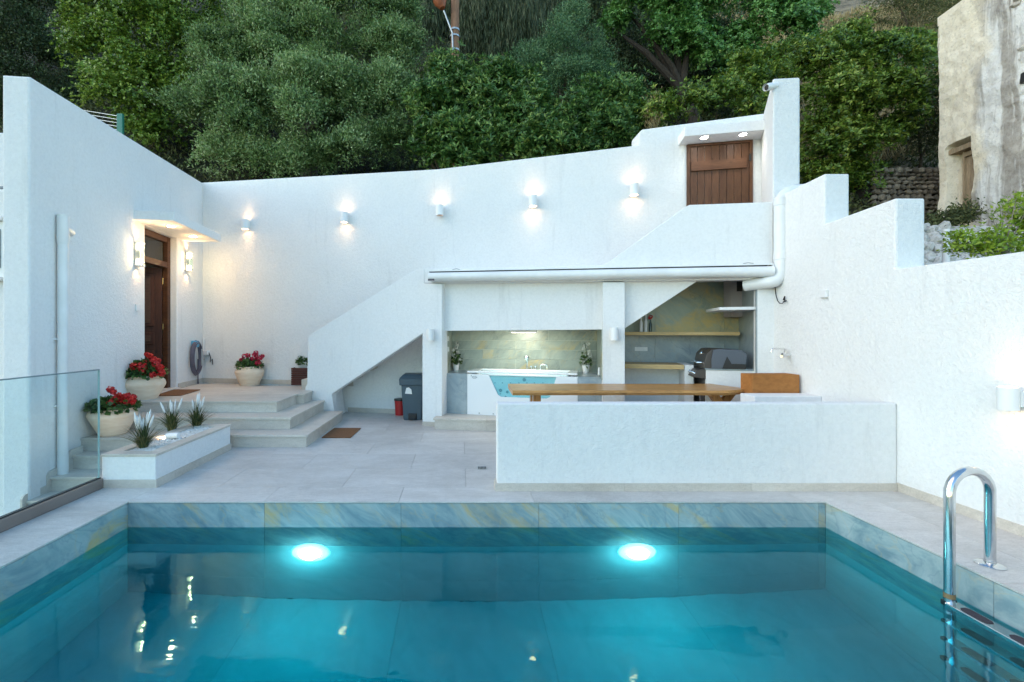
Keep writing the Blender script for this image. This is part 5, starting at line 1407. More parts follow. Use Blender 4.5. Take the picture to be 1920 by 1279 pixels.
# ------------------------------------------------------------------ foliage builders
def crown(blobs, n, L, W, mat, parent, mode='leaf', clump=26, cr=0.20, name='crown', front=0.75, shell=0.55, droop=0.0, fold=0.10, up=0.45, puff=0.0, dens=2.6):
    w_ = np.array([b_[3] ** 2 for b_ in blobs]); w_ = w_ / w_.sum()
    ncl = max(len(blobs), n // clump)
    bi = RNG.choice(len(blobs), ncl, p=w_)
    B = np.array([[b_[0], b_[1], b_[2], b_[3]] for b_ in blobs])[bi]
    d = rvec(ncl)
    flip = (d[:, 1] > 0.25) & (RNG.random(ncl) < front); d[flip, 1] *= -1
    flip = (d[:, 2] < -0.3) & (RNG.random(ncl) < 0.5); d[flip, 2] *= -1
    lump = np.array([0.85 + 0.35 * noise.noise(Vector((*(dd * 2.3),)) + Vector((k * 7.7, 0, 0))) for dd, k in zip(d, bi)])[:, None]
    rr = (shell + (1.05 - shell) * RNG.random((ncl, 1)) ** 0.55) * lump
    if puff:
        C_, Rr_, T_ = [], [], []
        for q, (bx, by, bz, br) in enumerate(blobs):
            m_ = max(5, int(dens * (br / puff) ** 2))
            dd = rvec(m_); fl = (dd[:, 1] > 0.15) & (RNG.random(m_) < front); dd[fl, 1] *= -1
            fl = (dd[:, 2] < -0.45); dd[fl, 2] *= -0.6
            C_.append(np.array([bx, by, bz]) + dd * max(br - 0.30 * puff, 0.6 * br) * RNG.uniform(0.62, 1.0, (m_, 1)))
            Rr_.append(puff * RNG.uniform(0.6, 1.25, m_)); T_.append(RNG.random(m_))
        C_ = np.concatenate(C_); Rr_ = np.concatenate(Rr_); T_ = np.concatenate(T_)
        pi_ = RNG.choice(len(C_), ncl, p=Rr_ ** 2 / np.sum(Rr_ ** 2))
        d = rvec(ncl); fl = (d[:, 2] < -0.1) & (RNG.random(ncl) < 0.75); d[fl, 2] *= -1
        fl = (d[:, 1] > 0.3) & (RNG.random(ncl) < 0.5); d[fl, 1] *= -1
        cc = C_[pi_] + d * Rr_[pi_][:, None] * np.where(RNG.random((ncl, 1)) < 0.13, RNG.uniform(1.0, 1.55, (ncl, 1)), RNG.uniform(0.65, 1.0, (ncl, 1))) * np.array([1, 1, 0.9])
    else:
        cc = B[:, :3] + d * rr * B[:, 3:4] * np.array([1, 1, 0.92])
    out = d * 0.75 + np.array([0, -0.15, up]) + rvec(ncl) * 0.45
    out /= np.linalg.norm(out, axis=1, keepdims=True)
    ct = RNG.random(ncl)
    if puff: ct = 0.6 * T_[pi_] + 0.4 * ct
    k = clump
    rep = np.repeat(np.arange(ncl), k); N = len(rep)
    o = out[rep]
    if mode == 'rosette':
        a = np.cross(o, rvec(ncl)[rep]); a /= np.linalg.norm(a, axis=1, keepdims=True)
        b_ = np.cross(o, a)
        # shoots: several rosettes per clump
        sh = 4; per = max(1, k // sh)
        si = np.tile(np.arange(k) // per, ncl) + rep * 50
        u_, inv = np.unique(si, return_inverse=True)
        so = RNG.normal(size=(len(u_), 3)) * cr
        pos = cc[rep] + so[inv]
        so2 = rvec(len(u_))[inv]
        oo = o + so2 * 0.5; oo /= np.linalg.norm(oo, axis=1, keepdims=True)
        ang = RNG.uniform(0, 2 * np.pi, N)
        radial = a * np.cos(ang)[:, None] + b_ * np.sin(ang)[:, None]
        tilt = RNG.uniform(0.15, 0.9, N)[:, None]
        dr = radial + oo * tilt
        nr = oo - radial * 0.4
        pos = pos + dr * 0.01
    elif mode == 'hang':
        pos = cc[rep] + RNG.normal(size=(N, 3)) * np.array([cr * 0.5, cr * 0.5, cr * 1.6])
        dr = rvec(N) * 0.22 + np.array([0, 0, -1.0]); nr = rvec(N)
    elif mode == 'palm':
        per = 5
        gi = np.tile(np.arange(k) // per, ncl) + rep * 60
        u_, inv = np.unique(gi, return_inverse=True)
        base = RNG.normal(size=(len(u_), 3)) * cr
        ldir = rvec(len(u_)); 
        oo = o + rvec(len(u_))[inv] * 0.5; oo /= np.linalg.norm(oo, axis=1, keepdims=True)
        ax = ldir[inv] + o * 0.4; ax -= oo * np.sum(ax * oo, 1, keepdims=True); ax /= np.linalg.norm(ax, axis=1, keepdims=True)
        sx = np.cross(oo, ax)
        th = (np.tile(np.arange(k) % per, ncl) - 2) * 0.62
        dr = ax * np.cos(th)[:, None] + sx * np.sin(th)[:, None] - oo * 0.15; nr = oo
        pos = cc[rep] + base[inv]
        L = L * (1 - 0.22 * np.abs(np.tile(np.arange(k) % per, ncl) - 2))
    else:
        pos = cc[rep] + RNG.normal(size=(N, 3)) * cr
        dr = rvec(N) + o * 0.9 + np.array([0, 0, -droop]); nr = o * 0.7 + rvec(N) * 0.8
    tone = np.clip(0.42 * ct[rep] + 0.58 * RNG.random(N), 0, 1)
    return leaf_quads(pos, dr, nr, L * RNG.uniform(0.7, 1.25, N), W * RNG.uniform(0.75, 1.2, N), tone, name, mat, parent, fold)
def blob(px, py, rpx, Y, dy=0.0):
    q = at(px, py, Y + dy); return (q.x, q.y, q.z, rpx * Y / F)
def trunk(parent, base, tips, r, mat=BARK):
    base = Vector(base)
    top = Vector((sum(t_[0] for t_ in tips) / len(tips), sum(t_[1] for t_ in tips) / len(tips), min(t_[2] for t_ in tips)))
    fork = base.lerp(top, 0.55) + Vector((random.uniform(-.15, .15), random.uniform(-.15, .15), 0))
    part('trunk', MB().tube([base - UP * 0.4, base.lerp(fork, 0.5) + Vector((random.uniform(-.08, .08), 0, 0)), fork], [r * 1.25, r, r * 0.8], 10), mat, parent, smooth=True)
    for t_ in tips:
        t_ = Vector(t_[:3]); m1 = fork.lerp(t_, 0.5) + Vector((random.uniform(-.2, .2), random.uniform(-.2, .2), random.uniform(-.1, .25)))
        part('limb', MB().tube([fork, m1, t_], [r * 0.62, r * 0.42, r * 0.14], 7), mat, parent, smooth=True)
def tree(name, label, cat, bl, Y, n, L, W, mat, r=0.14, bark=BARK, basepx=None, group=None, **k):
    blobs = [blob(px, py, rp, Y, dy) for px, py, rp, dy in bl]
    cx = sum(b_[0] * b_[3] for b_ in blobs) / sum(b_[3] for b_ in blobs); cy3 = sum(b_[1] * b_[3] for b_ in blobs) / sum(b_[3] for b_ in blobs)
    if basepx is not None: cx = (basepx - VX) / F * cy3
    base = (cx, cy3 + 0.1, ground_z(cx, cy3 + 0.1))
    t = thing(name, label, cat, base, group)
    crown(blobs, n, L, W, mat, t, **k)
    trunk(t, base, blobs[:5], r, bark)
    return t
OLIVE = leafmat('olive_leaf', (0.022, 0.06, 0.018), (0.23, 0.37, 0.12), (0.60, 0.70, 0.38), 0.38, 0.3)
CAROB = leafmat('carob_leaf', (0.018, 0.06, 0.008), (0.20, 0.33, 0.045), (0.52, 0.62, 0.13), 0.35, 0.3)
CAROBD = leafmat('carob_leaf_fresh', (0.014, 0.06, 0.012), (0.14, 0.33, 0.07), (0.40, 0.62, 0.21), 0.35, 0.25)
FIG = leafmat('fig_leaf', (0.012, 0.045, 0.012), (0.10, 0.225, 0.05), (0.40, 0.52, 0.12), 0.42, 0.25)
LOQ = leafmat('glossy_leaf', (0.018, 0.055, 0.010), (0.155, 0.27, 0.035), (0.50, 0.54, 0.10), 0.35, 0.25)
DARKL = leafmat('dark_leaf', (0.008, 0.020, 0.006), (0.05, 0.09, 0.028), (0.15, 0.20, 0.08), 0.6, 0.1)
DEEP = leafmat('deep_green_leaf', (0.015, 0.055, 0.02), (0.11, 0.24, 0.10), (0.28, 0.42, 0.19), 0.45, 0.2)
HANGL = leafmat('hanging_needle', (0.015, 0.03, 0.01), (0.07, 0.10, 0.04), (0.16, 0.17, 0.08), 0.6, 0.1)
LIME = leafmat('lime_leaf', (0.13, 0.24, 0.02), (0.32, 0.44, 0.035), (0.48, 0.55, 0.07), 0.4, 0.3)
SCRUB = leafmat('scrub_leaf', (0.03, 0.045, 0.015), (0.10, 0.125, 0.04), (0.19, 0.20, 0.075), 0.7, 0.15)

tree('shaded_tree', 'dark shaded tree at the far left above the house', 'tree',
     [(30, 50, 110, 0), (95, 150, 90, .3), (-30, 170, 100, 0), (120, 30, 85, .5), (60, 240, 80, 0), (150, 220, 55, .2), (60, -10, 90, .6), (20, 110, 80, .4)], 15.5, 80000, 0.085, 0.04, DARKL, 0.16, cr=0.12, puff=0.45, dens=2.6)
tree('bright_carob_tree', 'bright green carob tree between the dark tree and the olive tree', 'tree',
     [(225, 25, 85, 0), (300, 90, 95, -.4), (195, 110, 65, -.2), (255, 185, 85, -.7), (335, 195, 80, -.5), (385, 110, 75, 0), (315, 265, 50, -.8), (215, 200, 40, -.8), (365, 30, 90, .2), (170, 45, 50, 0), (250, 240, 35, -.8)],
     13.5, 112000, 0.070, 0.050, CAROB, 0.16, mode='rosette', cr=0.09, clump=28, shell=0.7, puff=0.36, dens=2.6)
tree('olive_tree', 'large grey green olive tree rising behind the back wall', 'tree',
     [(505, 35, 100, .6), (435, 135, 78, 0), (560, 120, 100, 0), (650, 50, 95, .4), (715, 120, 75, .2), (412, 222, 62, -.5), (485, 235, 90, -.8), (600, 230, 100, -.8), (690, 215, 85, -.5), (560, 305, 50, -1.0), (655, 300, 55, -.9), (755, 200, 45, -.1), (440, 295, 40, -.8), (735, 40, 55, .5), (740, 290, 40, -.6), (500, 310, 40, -1)],
     12.4, 230000, 0.085, 0.030, OLIVE, 0.22, PALEBARK, clump=16, cr=0.07, shell=0.62, up=0.6, puff=0.44, dens=1.9)
# three fig bushes along the wall
fg = 'fig bushes behind the back wall'
tree('fig_bush', 'leafy fig bush growing around the foot of the timber pole', 'shrub',
     [(850, 165, 38, 0), (815, 225, 55, -.2), (895, 205, 55, -.2), (865, 275, 55, -.7), (800, 290, 40, -.6), (905, 270, 40, -.7), (830, 140, 22, 0), (840, 310, 40, -.8)], 11.0, 36000, 0.12, 0.036, FIG, 0.06, group=fg, mode='rosette', clump=28, cr=0.11, shell=0.6, puff=0.27, dens=1.5)
tree('fig_bush', 'paler fig bush in the middle, right of the timber pole', 'shrub',
     [(970, 180, 45, 0), (955, 240, 50, -.3), (1010, 215, 45, -.2), (935, 290, 38, -.7), (1020, 275, 40, -.7), (985, 290, 40, -.7), (930, 165, 30, 0)], 10.6, 32000, 0.115, 0.034, FIG, 0.055, group=fg, mode='rosette', clump=28, cr=0.11, shell=0.6, puff=0.25, dens=1.5)
tree('fig_bush', 'fig bush nearest the white step in the back wall', 'shrub',
     [(1105, 190, 40, 0), (1160, 200, 36, 0), (1080, 245, 42, -.3), (1130, 250, 40, -.4), (1175, 235, 30, -.2), (1060, 275, 30, -.5), (1110, 285, 30, -.5), (1155, 275, 25, -.4)], 10.2, 27000, 0.105, 0.031, FIG, 0.055, group=fg, mode='rosette', clump=28, cr=0.11, shell=0.6, puff=0.25, dens=1.5)
tree('hanging_tree', 'dark tree with long hanging strands behind the timber pole', 'tree',
     [(905, 15, 55, 0), (960, 40, 55, 0), (935, 95, 45, .1), (800, 40, 45, .3), (990, 60, 40, 0), (885, 60, 35, .2), (860, 20, 40, .4), (1015, 20, 50, .5), (1050, -10, 50, .6), (1110, 15, 45, .8), (780, 10, 55, .6), (985, 110, 40, .6)], 15.5, 60000, 0.30, 0.018, HANGL, 0.22, DARKBARK, mode='hang', clump=40, cr=0.28, shell=0.4)
tree('bushy_evergreen', 'soft dark evergreen bush with a pointed top behind the fig bushes', 'shrub',
     [(1068, 55, 40, 0), (1040, 115, 55, -.2), (1095, 130, 52, 0), (1010, 155, 45, -.2), (1115, 165, 40, 0), (1060, 165, 50, -.4), (980, 130, 30, .2)], 13.4, 34000, 0.075, 0.02, DEEP, 0.1, clump=18, cr=0.08, up=0.6, puff=0.34, dens=2.2)
tree('glossy_carob_tree', 'vivid green carob tree with clustered leaves at top right', 'tree',
     [(1175, 20, 50, 0), (1240, 30, 52, -.2), (1290, 80, 42, -.4), (1225, 78, 36, -.4), (1150, 55, 26, 0), (1330, 30, 50, .2), (1420, 30, 58, .2), (1470, 70, 50, 0), (1400, 90, 45, 0), (1500, 20, 36, .2), (1365, 130, 35, .1), (1440, 140, 42, 0), (1500, 100, 28, .1), (1310, 110, 22, -.3)],
     14.0, 100000, 0.085, 0.046, CAROBD, 0.2, DARKBARK, basepx=1330, mode='rosette', clump=28, cr=0.08, shell=0.75, puff=0.36, dens=2.0)
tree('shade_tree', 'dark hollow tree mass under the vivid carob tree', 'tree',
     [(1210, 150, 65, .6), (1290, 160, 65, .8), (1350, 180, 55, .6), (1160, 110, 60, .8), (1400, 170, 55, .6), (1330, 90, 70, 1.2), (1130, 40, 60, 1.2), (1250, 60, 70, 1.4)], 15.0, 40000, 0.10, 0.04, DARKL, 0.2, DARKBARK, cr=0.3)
tree('low_shrub', 'green shrub along the top of the wall by the tower', 'shrub',
     [(1255, 215, 30, 0), (1300, 205, 32, 0), (1345, 200, 36, 0), (1395, 185, 38, 0), (1435, 150, 42, .3), (1465, 110, 36, .5), (1420, 210, 28, -.2), (1230, 225, 18, 0), (1380, 140, 30, .4)], 9.6, 15000, 0.085, 0.032, LOQ, 0.05, mode='rosette', clump=28, cr=0.085, shell=0.6, puff=0.25, dens=1.8)
tree('loquat_tree', 'large glossy green bush tree between the tower and the old house', 'tree',
     [(1530, 140, 58, 0), (1600, 135, 55, .1), (1668, 118, 50, .3), (1560, 205, 66, -.3), (1640, 205, 64, -.3), (1695, 190, 40, .2), (1540, 285, 52, -.1), (1610, 275, 50, -.3), (1668, 265, 42, .2), (1545, 350, 38, 0), (1700, 110, 28, .5), (1580, 90, 26, .3), (1520, 330, 30, .2), (1600, 345, 26, .1)],
     12.3, 80000, 0.105, 0.038, LOQ, 0.075, PALEBARK, mode='rosette', clump=28, cr=0.085, shell=0.7, puff=0.36, dens=2.0)
hs = 'scrub bushes on the upper slope'
for k, (bl, Y, lb) in enumerate((([(1690, 15, 38, 0), (1730, 30, 40, 0), (1655, 5, 30, 0)], 22, 'scrub bush high on the slope, left of the other'),
                                ([(1785, 25, 40, 0), (1830, 5, 45, 0), (1760, 65, 22, 0)], 20, 'scrub bush on the slope beside the old house roof'),
                                ([(1735, 130, 30, .5), (1745, 200, 40, 0), (1730, 260, 40, 0)], 13.2, 'grey green scrub bush against the old house corner'))):
    tree('scrub_bush', lb, 'shrub', bl, Y, 6000, 0.13, 0.03, SCRUB, 0.05, group=hs, clump=26, cr=0.25)

# undergrowth: low leafy cover on the slope
N = 150000
x = RNG.uniform(-16, 26, N); y = RNG.uniform(9.2, 24, N)
kp = (y > bwy(x) + 0.9); x, y = x[kp], y[kp]
patch = np.array([noise.noise(Vector((a * 0.45, c_ * 0.45, 2.2))) for a, c_ in zip(x, y)])
kp = (patch > -0.45) & ~((x > 12) & (y > 15) & (patch < 0.22)); x, y, patch = x[kp], y[kp], patch[kp]
z = np.array([ground_z(a, c_) for a, c_ in zip(x, y)]) + RNG.uniform(0, 0.55, len(x)) * np.clip(patch + 0.5, 0, 1)
pos = np.stack([x, y, z], 1); n_ = len(x)
o = leaf_quads(pos, rvec(n_) + [0, -0.2, 0.6], rvec(n_) * 0.7 + [0, -0.6, 0.6], 0.15, 0.05, RNG.random(n_) * 0.9, 'undergrowth', SCRUB, None)
tag(o, 'leafy undergrowth covering the hillside', 'undergrowth', kind='stuff')
# dry grass on the upper slope
DRY = leafmat('dry_grass_blade', (0.22, 0.165, 0.075), (0.42, 0.33, 0.16), (0.56, 0.46, 0.25), 0.8, 0.2)
N = 42000
x = RNG.uniform(10, 27, N); y = RNG.uniform(14, 25, N)
z = np.array([ground_z(a, c_) for a, c_ in zip(x, y)]); n_ = N
pos = np.stack([x, y, z], 1)
o = leaf_quads(pos, rvec(n_) * 0.5 + [0, -0.15, 1.0], rvec(n_), RNG.uniform(0.2, 0.6, n_), 0.034, RNG.random(n_), 'dry_grass', DRY, None, 0.05)
tag(o, 'tall dry straw coloured grass on the upper slope', 'dry grass', kind='stuff')
c = at(1225, 225, 9.4)
t = thing('dry_weed', 'dry brown weed standing on the wall top beside the white step', 'weed', c)
o = leaf_quads(np.array(c) + RNG.normal(size=(700, 3)) * [0.09, 0.06, 0.22], rvec(700) * 0.5 + [0, 0, 0.9], rvec(700), 0.10, 0.014, RNG.random(700), 'foliage', DRY, t)
c = at(1547, 36, 21); c.z = ground_z(c.x, c.y) + 0.1
def rock_mesh(seed, n=10, m=7):
    b = MB().ball((0, 0, 0), 1.0, n, m)
    b.v = [tuple(Vector(v_) * (0.82 + 0.45 * noise.noise(Vector(v_) * 1.3 + Vector((seed * 9.1, 0, 0))))) for v_ in b.v]
    return b
def rock_at(name, c, s, mat, label, seed, cat='rock'):
    b = rock_mesh(seed); b.v = [(c[0] + q[0] * s[0], c[1] + q[1] * s[1], c[2] + q[2] * s[2]) for q in b.v]
    return tag(part(name, b, mat, None, smooth=True), label, cat)
ROCKW = pm('pale_rock', (0.55, 0.58, 0.62), (0.40, 0.42, 0.45), 5, 0.9, bump=0.5, bscale=12)
rock_at('pale_rock', c, (0.42, 0.3, 0.24), ROCKW, 'pale grey rock lying in the dry grass on the slope', 3)

# utility pole
yb_ = 11.6; xb2 = (852.5 - VX) / F * yb_
t = thing('utility_pole', 'brown timber pole with a metal rod and rusty fitting among the trees', 'pole', (xb2, yb_, ground_z(xb2, yb_)))
part('shaft', MB().tube([(xb2, yb_, ground_z(xb2, yb_) - 0.5), (xb2, yb_, 6), (xb2 + 0.02, yb_, 12.5)], [0.125, 0.11, 0.10], 16), POLEW, t, smooth=True)
a, c = at(832, 20, yb_ - 0.2), at(848, 62, yb_ - 0.13)
part('rod', MB().tube([a, c, at(849, 96, yb_ - 0.13)], 0.022, 8), GALV, t, smooth=True)
for py in (58, 70, 96):
    q = at(848, py, yb_); part('clamp', MB().lathe(Vector((xb2, yb_, q.z)), [(0.118, -0.02), (0.128, -0.02), (0.128, 0.02), (0.118, 0.02)], 16), GALV, t, smooth=True)
q = at(826, 5, yb_ - 0.2)
part('fitting', MB().lathe(q, [(0.001, -0.16), (0.07, -0.15), (0.16, 0.0), (0.17, 0.10), (0.001, 0.12)], 16, False, unit(-0.35, 0, 1)), RUST, t, smooth=True)

# green wire fence on the left
yq = 9.6
t = thing('wire_fence', 'short green post wire fence rising above the sloping house wall', 'fence', at(228, 250, yq))
p0, p1 = at(226, 300, yq), at(226, 214, yq)
part('post', MB().box(p0.x - 0.06, p0.x + 0.06, yq - 0.03, yq + 0.03, p0.z, p1.z), GREENP, t, bevel=0.006)
for k in range(7):
    a = at(224, 218 + k * 6.5, yq); c = at(150, 206 + k * 6.5, yq + 0.4)
    part('wire', MB().tube([a, c], 0.007, 5), GALV, t)

# ------------------------------------------------------------------ old house on the right
OH, t, p = newmat('weathered_render')
p.inputs['Roughness'].default_value = 0.95
v = coords(t)
c = mix(t, ramp(t, noise_n(t, v, 0.8, 7, 0.65), [(0.35, 0.0), (0.65, 1.0)]), (0.90, 0.81, 0.66), (0.82, 0.73, 0.57))
gx = t.nodes.new('ShaderNodeSeparateXYZ'); t.links.new(v, gx.inputs[0])
nz = noise_n(t, v, 0.75, 6, 0.6)
ad = t.nodes.new('ShaderNodeMath'); ad.operation = 'MULTIPLY_ADD'; ad.inputs[1].default_value = 1.5; t.links.new(nz, ad.inputs[0])
ym = t.nodes.new('ShaderNodeMath'); ym.operation = 'MULTIPLY_ADD'; ym.inputs[1].default_value = -1.0; ym.inputs[2].default_value = 9.85 - 0.75
t.links.new(gx.outputs['Y'], ym.inputs[0]); t.links.new(ym.outputs[0], ad.inputs[2])
bare = ramp(t, ad.outputs[0], [(0.0, 0.0), (0.25, 1.0)])
stn = mix(t, ramp(t, noise_n(t, v, 3.0, 7, 0.7), [(0.35, 0.0), (0.62, 1.0)]), (0.30, 0.265, 0.23), (0.50, 0.46, 0.41))
vs_ = coords(t, 0, (1.0, 2.2, 0.16))
wh = ramp(t, noise_n(t, vs_, 1.1, 5, 0.6, 0.5), [(0.50, 0.0), (0.58, 1.0)])
stn = mix(t, wh, stn, (0.80, 0.78, 0.74))
c = mix(t, bare, c, stn)
pt = ramp(t, noise_n(t, v, 2.6, 8, 0.75), [(0.28, 1.0), (0.34, 0.0)])
c = mix(t, pt, c, (0.40, 0.34, 0.26))
pk = ramp(t, noise_n(t, v, 17, 8, 0.78), [(0.34, 0.70), (0.48, 1.0)])
c = mix(t, 1.0, c, pk, 'MULTIPLY')
t.links.new(c, p.inputs['Base Color'])
bump_n(t, p, noise_n(t, v, 30, 6, 0.7), 0.6, 0.03); bump_n(t, p, noise_n(t, v, 6, 6, 0.6), 0.6, 0.06)
o0 = Vector((11.25, 10.73, 0)); od = Vector((-0.10, -0.995, 0)); on = Vector((-0.995, 0.10, 0))
def op(s, z, off=0.0): return Vector((o0.x + od.x * s + on.x * off, o0.y + od.y * s + on.y * off, z))
def osz(px, py):
    r_ = ray(px, py)                     # intersect pixel ray with the facade plane
    tt2 = (o0.x * on.x + o0.y * on.y) / (r_.x * on.x + r_.y * on.y)
    q = C0 + r_ * tt2
    return (q - o0).xy.dot(od.xy), q.z
oh = thing('old_house', 'weathered old cream house with bare grey render and an old plank door', 'house', (12, 9.5, 3))
sL, _ = osz(1774, 280); sR, _ = osz(1823, 250); _, zD = osz(1774, 281); _, zDb = osz(1800, 392)
b = MB(); NX, NZ = 84, 84; z_lo, z_hi, s_hi = 2.2, 8.75, 4.6
for j in range(NZ + 1):
    for i in range(NX + 1):
        s = s_hi * i / NX; z = z_lo + (z_hi - z_lo) * j / NZ
        bare_ = min(1.0, max(0.0, (s - 1.55 + 0.6 * noise.noise(Vector((z * 0.6, 0, 3)))) / 0.5))
        off = 0.06 * noise.noise(Vector((s * 1.3, z * 1.3, 0))) + 0.03 * noise.noise(Vector((s * 5, z * 5, 2))) - 0.06 * bare_ + bare_ * 0.05 * noise.noise(Vector((s * 9, z * 9, 5)))
        off += max(0, (3.9 - z)) * 0.25 * bare_
        if i == 0: off -= 0.05
        ins = sL < s < sR and z < zD + 0.10 * 0 
        if ins: off = -0.34
        b.v.append(tuple(op(s + (0.05 * noise.noise(Vector((0, z * 0.9, 7))) if i == 0 else 0), z, off)))
        if i and j:
            q = (NX + 1) * j + i; b.f.append((q - NX - 2, q - NX - 1, q, q - 1))
part('facade', b, OH, oh, fixn=False)
b = MB()
sw = Vector((0.36, 0, 0))
b.slab([op(0.02, 2.2) + sw, op(0.02, 8.72) + sw, op(0.02, 8.72) + Vector((3.5, 0.6, 0)), op(0.02, 2.2) + Vector((3.5, 0.6, 0))], Vector((0, 0.3, 0)))
b.slab([op(0.02, 2.2, -0.12), op(0.02, 8.72, -0.12), op(0.02, 8.72) + sw, op(0.02, 2.2) + sw], Vector((0, -0.02, 0)))
b.slab([op(0.02, 8.70), op(s_hi, 8.70), op(s_hi, 8.70) + Vector((3, 0.5, 0)), op(0.02, 8.70) + Vector((3, 0.5, 0))], (0, 0, 0.2))
part('side_wall', b, OH, oh)
dw = sR - sL
part('lintel', MB().slab([op(sL - 0.02, zD - 0.13, -0.05), op(sR + 0.02, zD - 0.13, -0.05), op(sR + 0.02, zD - 0.02, -0.05), op(sL - 0.02, zD - 0.02, -0.05)], on * -0.25), OLDWOOD, oh, bevel=0.01)
part('door_frame', MB().slab([op(sL + 0.32 * dw, zDb - 0.2, -0.17), op(sL + 0.38 * dw, zDb - 0.2, -0.17), op(sL + 0.38 * dw, zD - 0.14, -0.17), op(sL + 0.32 * dw, zD - 0.14, -0.17)], on * -0.08)
     .slab([op(sL + 0.38 * dw, zD - 0.26, -0.17), op(sR, zD - 0.26, -0.17), op(sR, zD - 0.16, -0.17), op(sL + 0.38 * dw, zD - 0.16, -0.17)], on * -0.08), OLDWOOD, oh)
for k in range(4):
    sa = sL + dw * (0.385 + 0.148 * k); 
    part('plank', MB().slab([op(sa, zDb - 0.25, -0.22), op(sa + dw * 0.14, zDb - 0.25, -0.22), op(sa + dw * 0.14, zD - 0.27, -0.22), op(sa, zD - 0.27, -0.22)], on * -0.03), OLDWOOD, oh, bevel=0.004)
b = MB(); sv, zv2 = osz(1918, 146)
part('wall_hole', MB().slab([op(sv - 0.04, zv2 - 0.10, 0.02), op(sv + 0.1, zv2 - 0.12, 0.02), op(sv + 0.1, zv2 + 0.10, 0.02), op(sv - 0.02, zv2 + 0.09, 0.02)], on * -0.06), DARKSL, oh)

# stones showing where the old render has fallen off
OSTONE = pm('old_wall_stone', (0.50, 0.45, 0.38), (0.66, 0.61, 0.54), 3, 0.95, rand=25, bump=0.7, bscale=14, tint=0.25, bdist=0.03)
first = []
for k in range(95):
    s_ = 1.35 + 3.0 * random.random() ** 0.8; z_ = random.uniform(3.2, 8.3)
    if k < 4:
        bq = rock_mesh(60 + k, 8, 6); o = part('stone', bq, OSTONE, oh, smooth=True); first.append(o)
    else:
        o = first[k % 4].copy(); COL.objects.link(o)
    o.location = op(s_, z_, -0.05 + random.uniform(-0.03, 0.02)); r_ = random.uniform(0.06, 0.15)
    o.scale = (0.11, r_ * 1.4, r_ * 0.8); o.rotation_euler = (random.uniform(-.3, .3), 0, 0.1)

# dry stone wall, stone by stone
ROCK = pm('field_stone', (0.19, 0.16, 0.125), (0.30, 0.26, 0.21), 3, 0.95, rand=30, bump=0.7, bscale=14, tint=0.35, bdist=0.03)
yw = 11.9
t = thing('dry_stone_wall', 'dark dry stone terrace wall between the bush tree and the old house', 'stone wall', at(1720, 400, yw))
p0, p1 = at(1672, 440, yw), at(1775, 322, yw)
part('core', MB().box(p0.x - 0.6, p1.x + 0.4, yw + 0.14, yw + 0.5, 1.5, p1.z - 0.15), pm('dark_earth_fill', (0.03, 0.025, 0.02), None, rough=1), t)
protos = []
for k in range(5):
    b = rock_mesh(20 + k, 8, 6); b.v = [(q[0], q[1] * 0.8, q[2]) for q in b.v]
    protos.append(b)
meshes = []
cnt = 0
zz = p0.z
while zz < p1.z:
    hh_ = random.uniform(0.09, 0.16); xx = p0.x - 0.5
    while xx < p1.x + 0.3:
        wdt = random.uniform(0.10, 0.24)
        if cnt < 5:
            o = part('stone', protos[cnt], ROCK, t, smooth=True); meshes.append(o)
        else:
            o = meshes[cnt % 5].copy(); COL.objects.link(o)
        o.location = (xx + wdt / 2, yw + random.uniform(0.0, 0.06), zz + hh_ / 2)
        o.scale = (wdt * 0.56, 0.14, hh_ * 0.62); o.rotation_euler = (0, random.uniform(-.15, .15), random.uniform(-.2, .2))
        cnt += 1; xx += wdt
    zz += hh_
# whitewashed rubble and post behind the right wall
WROCK = pm('whitewashed_stone', (0.62, 0.61, 0.58), (0.40, 0.39, 0.36), 2.2, 0.95, rand=20, bump=0.6, bscale=14, bdist=0.02, lo=0.45, hi=0.7)
t = thing('whitewashed_rubble', 'whitewashed rubble bank between the stepped wall and the old house', 'rubble wall', at(1780, 470, 8.6))
kk = 0
for py in range(428, 510, 9):
    for px in range(1722, 1935, 11):
        if px > 1775 and py < 436: continue
        Yr = 8.7 - (py - 428) / 82 * 0.9 
        q = at(px + random.uniform(-5, 5), py + random.uniform(-4, 4), Yr + random.uniform(0, 0.15))
        b_ = rock_mesh(40 + kk % 6, 8, 6)
        if kk < 6:
            o = part('stone', b_, WROCK, t, smooth=True); meshes.append(o); 
        else:
            o = meshes[5 + kk % 6].copy(); COL.objects.link(o)
        o.location = q; s_ = random.uniform(0.06, 0.12)
        o.scale = (s_ * 1.3, s_, s_); o.rotation_euler = (random.uniform(0, 3), random.uniform(0, 3), random.uniform(0, 3)); kk += 1
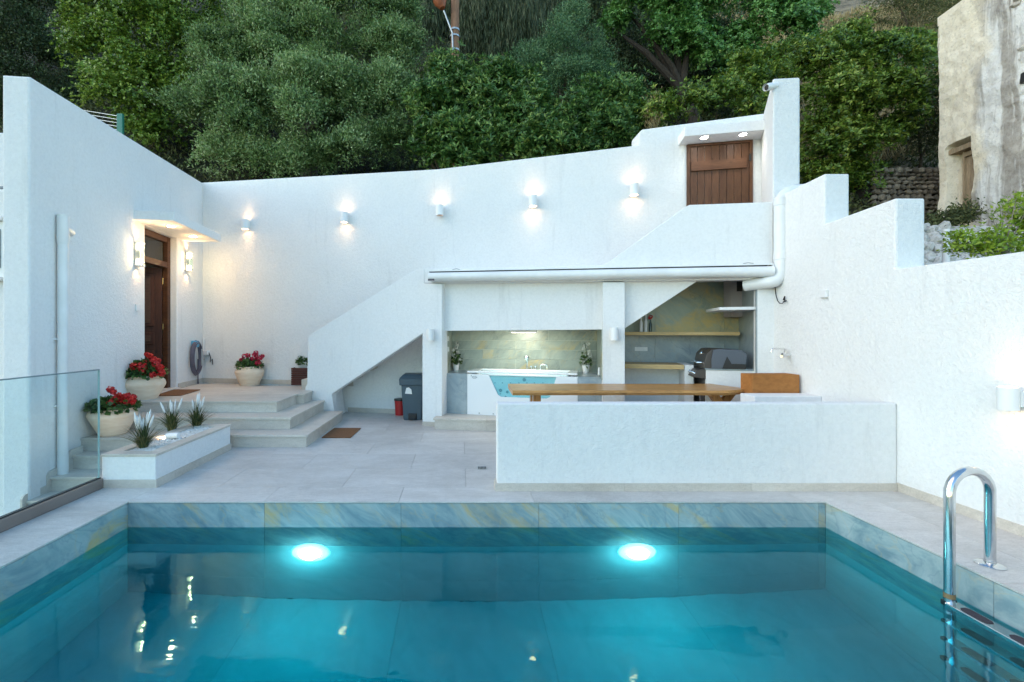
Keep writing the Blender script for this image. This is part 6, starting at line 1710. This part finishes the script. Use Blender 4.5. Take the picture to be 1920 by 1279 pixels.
part('bank', MB().slab([at(1716, 520, 7.9), at(1960, 520, 7.9), at(1960, 424, 8.85), at(1716, 424, 8.85)], Vector((0, 0.6, 0))), WROCK, t)
q0_, q1_ = at(1774, 500, 7.2), at(1774, 430, 7.2)
tag(part('white_post', MB().tube([q0_, q1_], 0.045, 14), PVC, None, smooth=True), 'short white pipe post standing before the whitewashed rubble', 'post')
c = at(1770, 415, 9.0)
t = thing('ledge_weeds', 'straggly weeds on the ledge below the old plank door', 'weeds', c)
n_ = 2600; uu = RNG.random(n_)
base_ = np.array([np.array(at(1738 + 85 * q, 432 - 35 * q, 9.0 + 0.2 * q)) for q in uu]) + RNG.normal(size=(n_, 3)) * [0.10, 0.10, 0.11]
leaf_quads(base_, rvec(n_) + [0, 0, 0.5], rvec(n_), 0.075, 0.03, RNG.random(n_), 'leaves', SCRUB, t)
# lime-leaved sapling just over the right wall
Ysp = 5.3
base = at(1860, 520, Ysp)
t = thing('lime_sapling', 'bright lime green sapling leaning over the right wall', 'shrub', base)
cl = [(1800, 452, 14), (1820, 462, 16), (1838, 468, 14), (1852, 445, 15), (1860, 462, 16), (1878, 468, 16), (1895, 460, 15), (1912, 452, 15), (1905, 470, 15), (1880, 395, 12), (1876, 388, 8), (1906, 372, 10), (1915, 395, 14), (1915, 415, 14), (1867, 415, 8), (1884, 422, 9), (1860, 402, 7), (1790, 445, 9), (1870, 448, 14), (1925, 430, 20), (1932, 380, 16), (1790, 470, 10)]
blobs = [blob(px, py, r_, Ysp, random.uniform(-0.15, 0.2)) for px, py, r_ in cl]
crown(blobs, 2600, 0.060, 0.026, LIME, t, mode='rosette', clump=16, cr=0.045, shell=0.2, name='crown')
b = MB()
fork = at(1880, 490, Ysp)
part('trunk', MB().tube([base - UP * 0.4, base, fork], [0.02, 0.018, 0.014], 8), PALEBARK, t, smooth=True)
for bb_ in blobs:
    part('twig', MB().tube([fork, fork.lerp(Vector(bb_[:3]), 0.5) + Vector((0, 0, 0.03)), Vector(bb_[:3])], [0.008, 0.006, 0.003], 5), PALEBARK, t, smooth=True)
# warm pebbles of light need nothing more: everything that glows has its lamp above
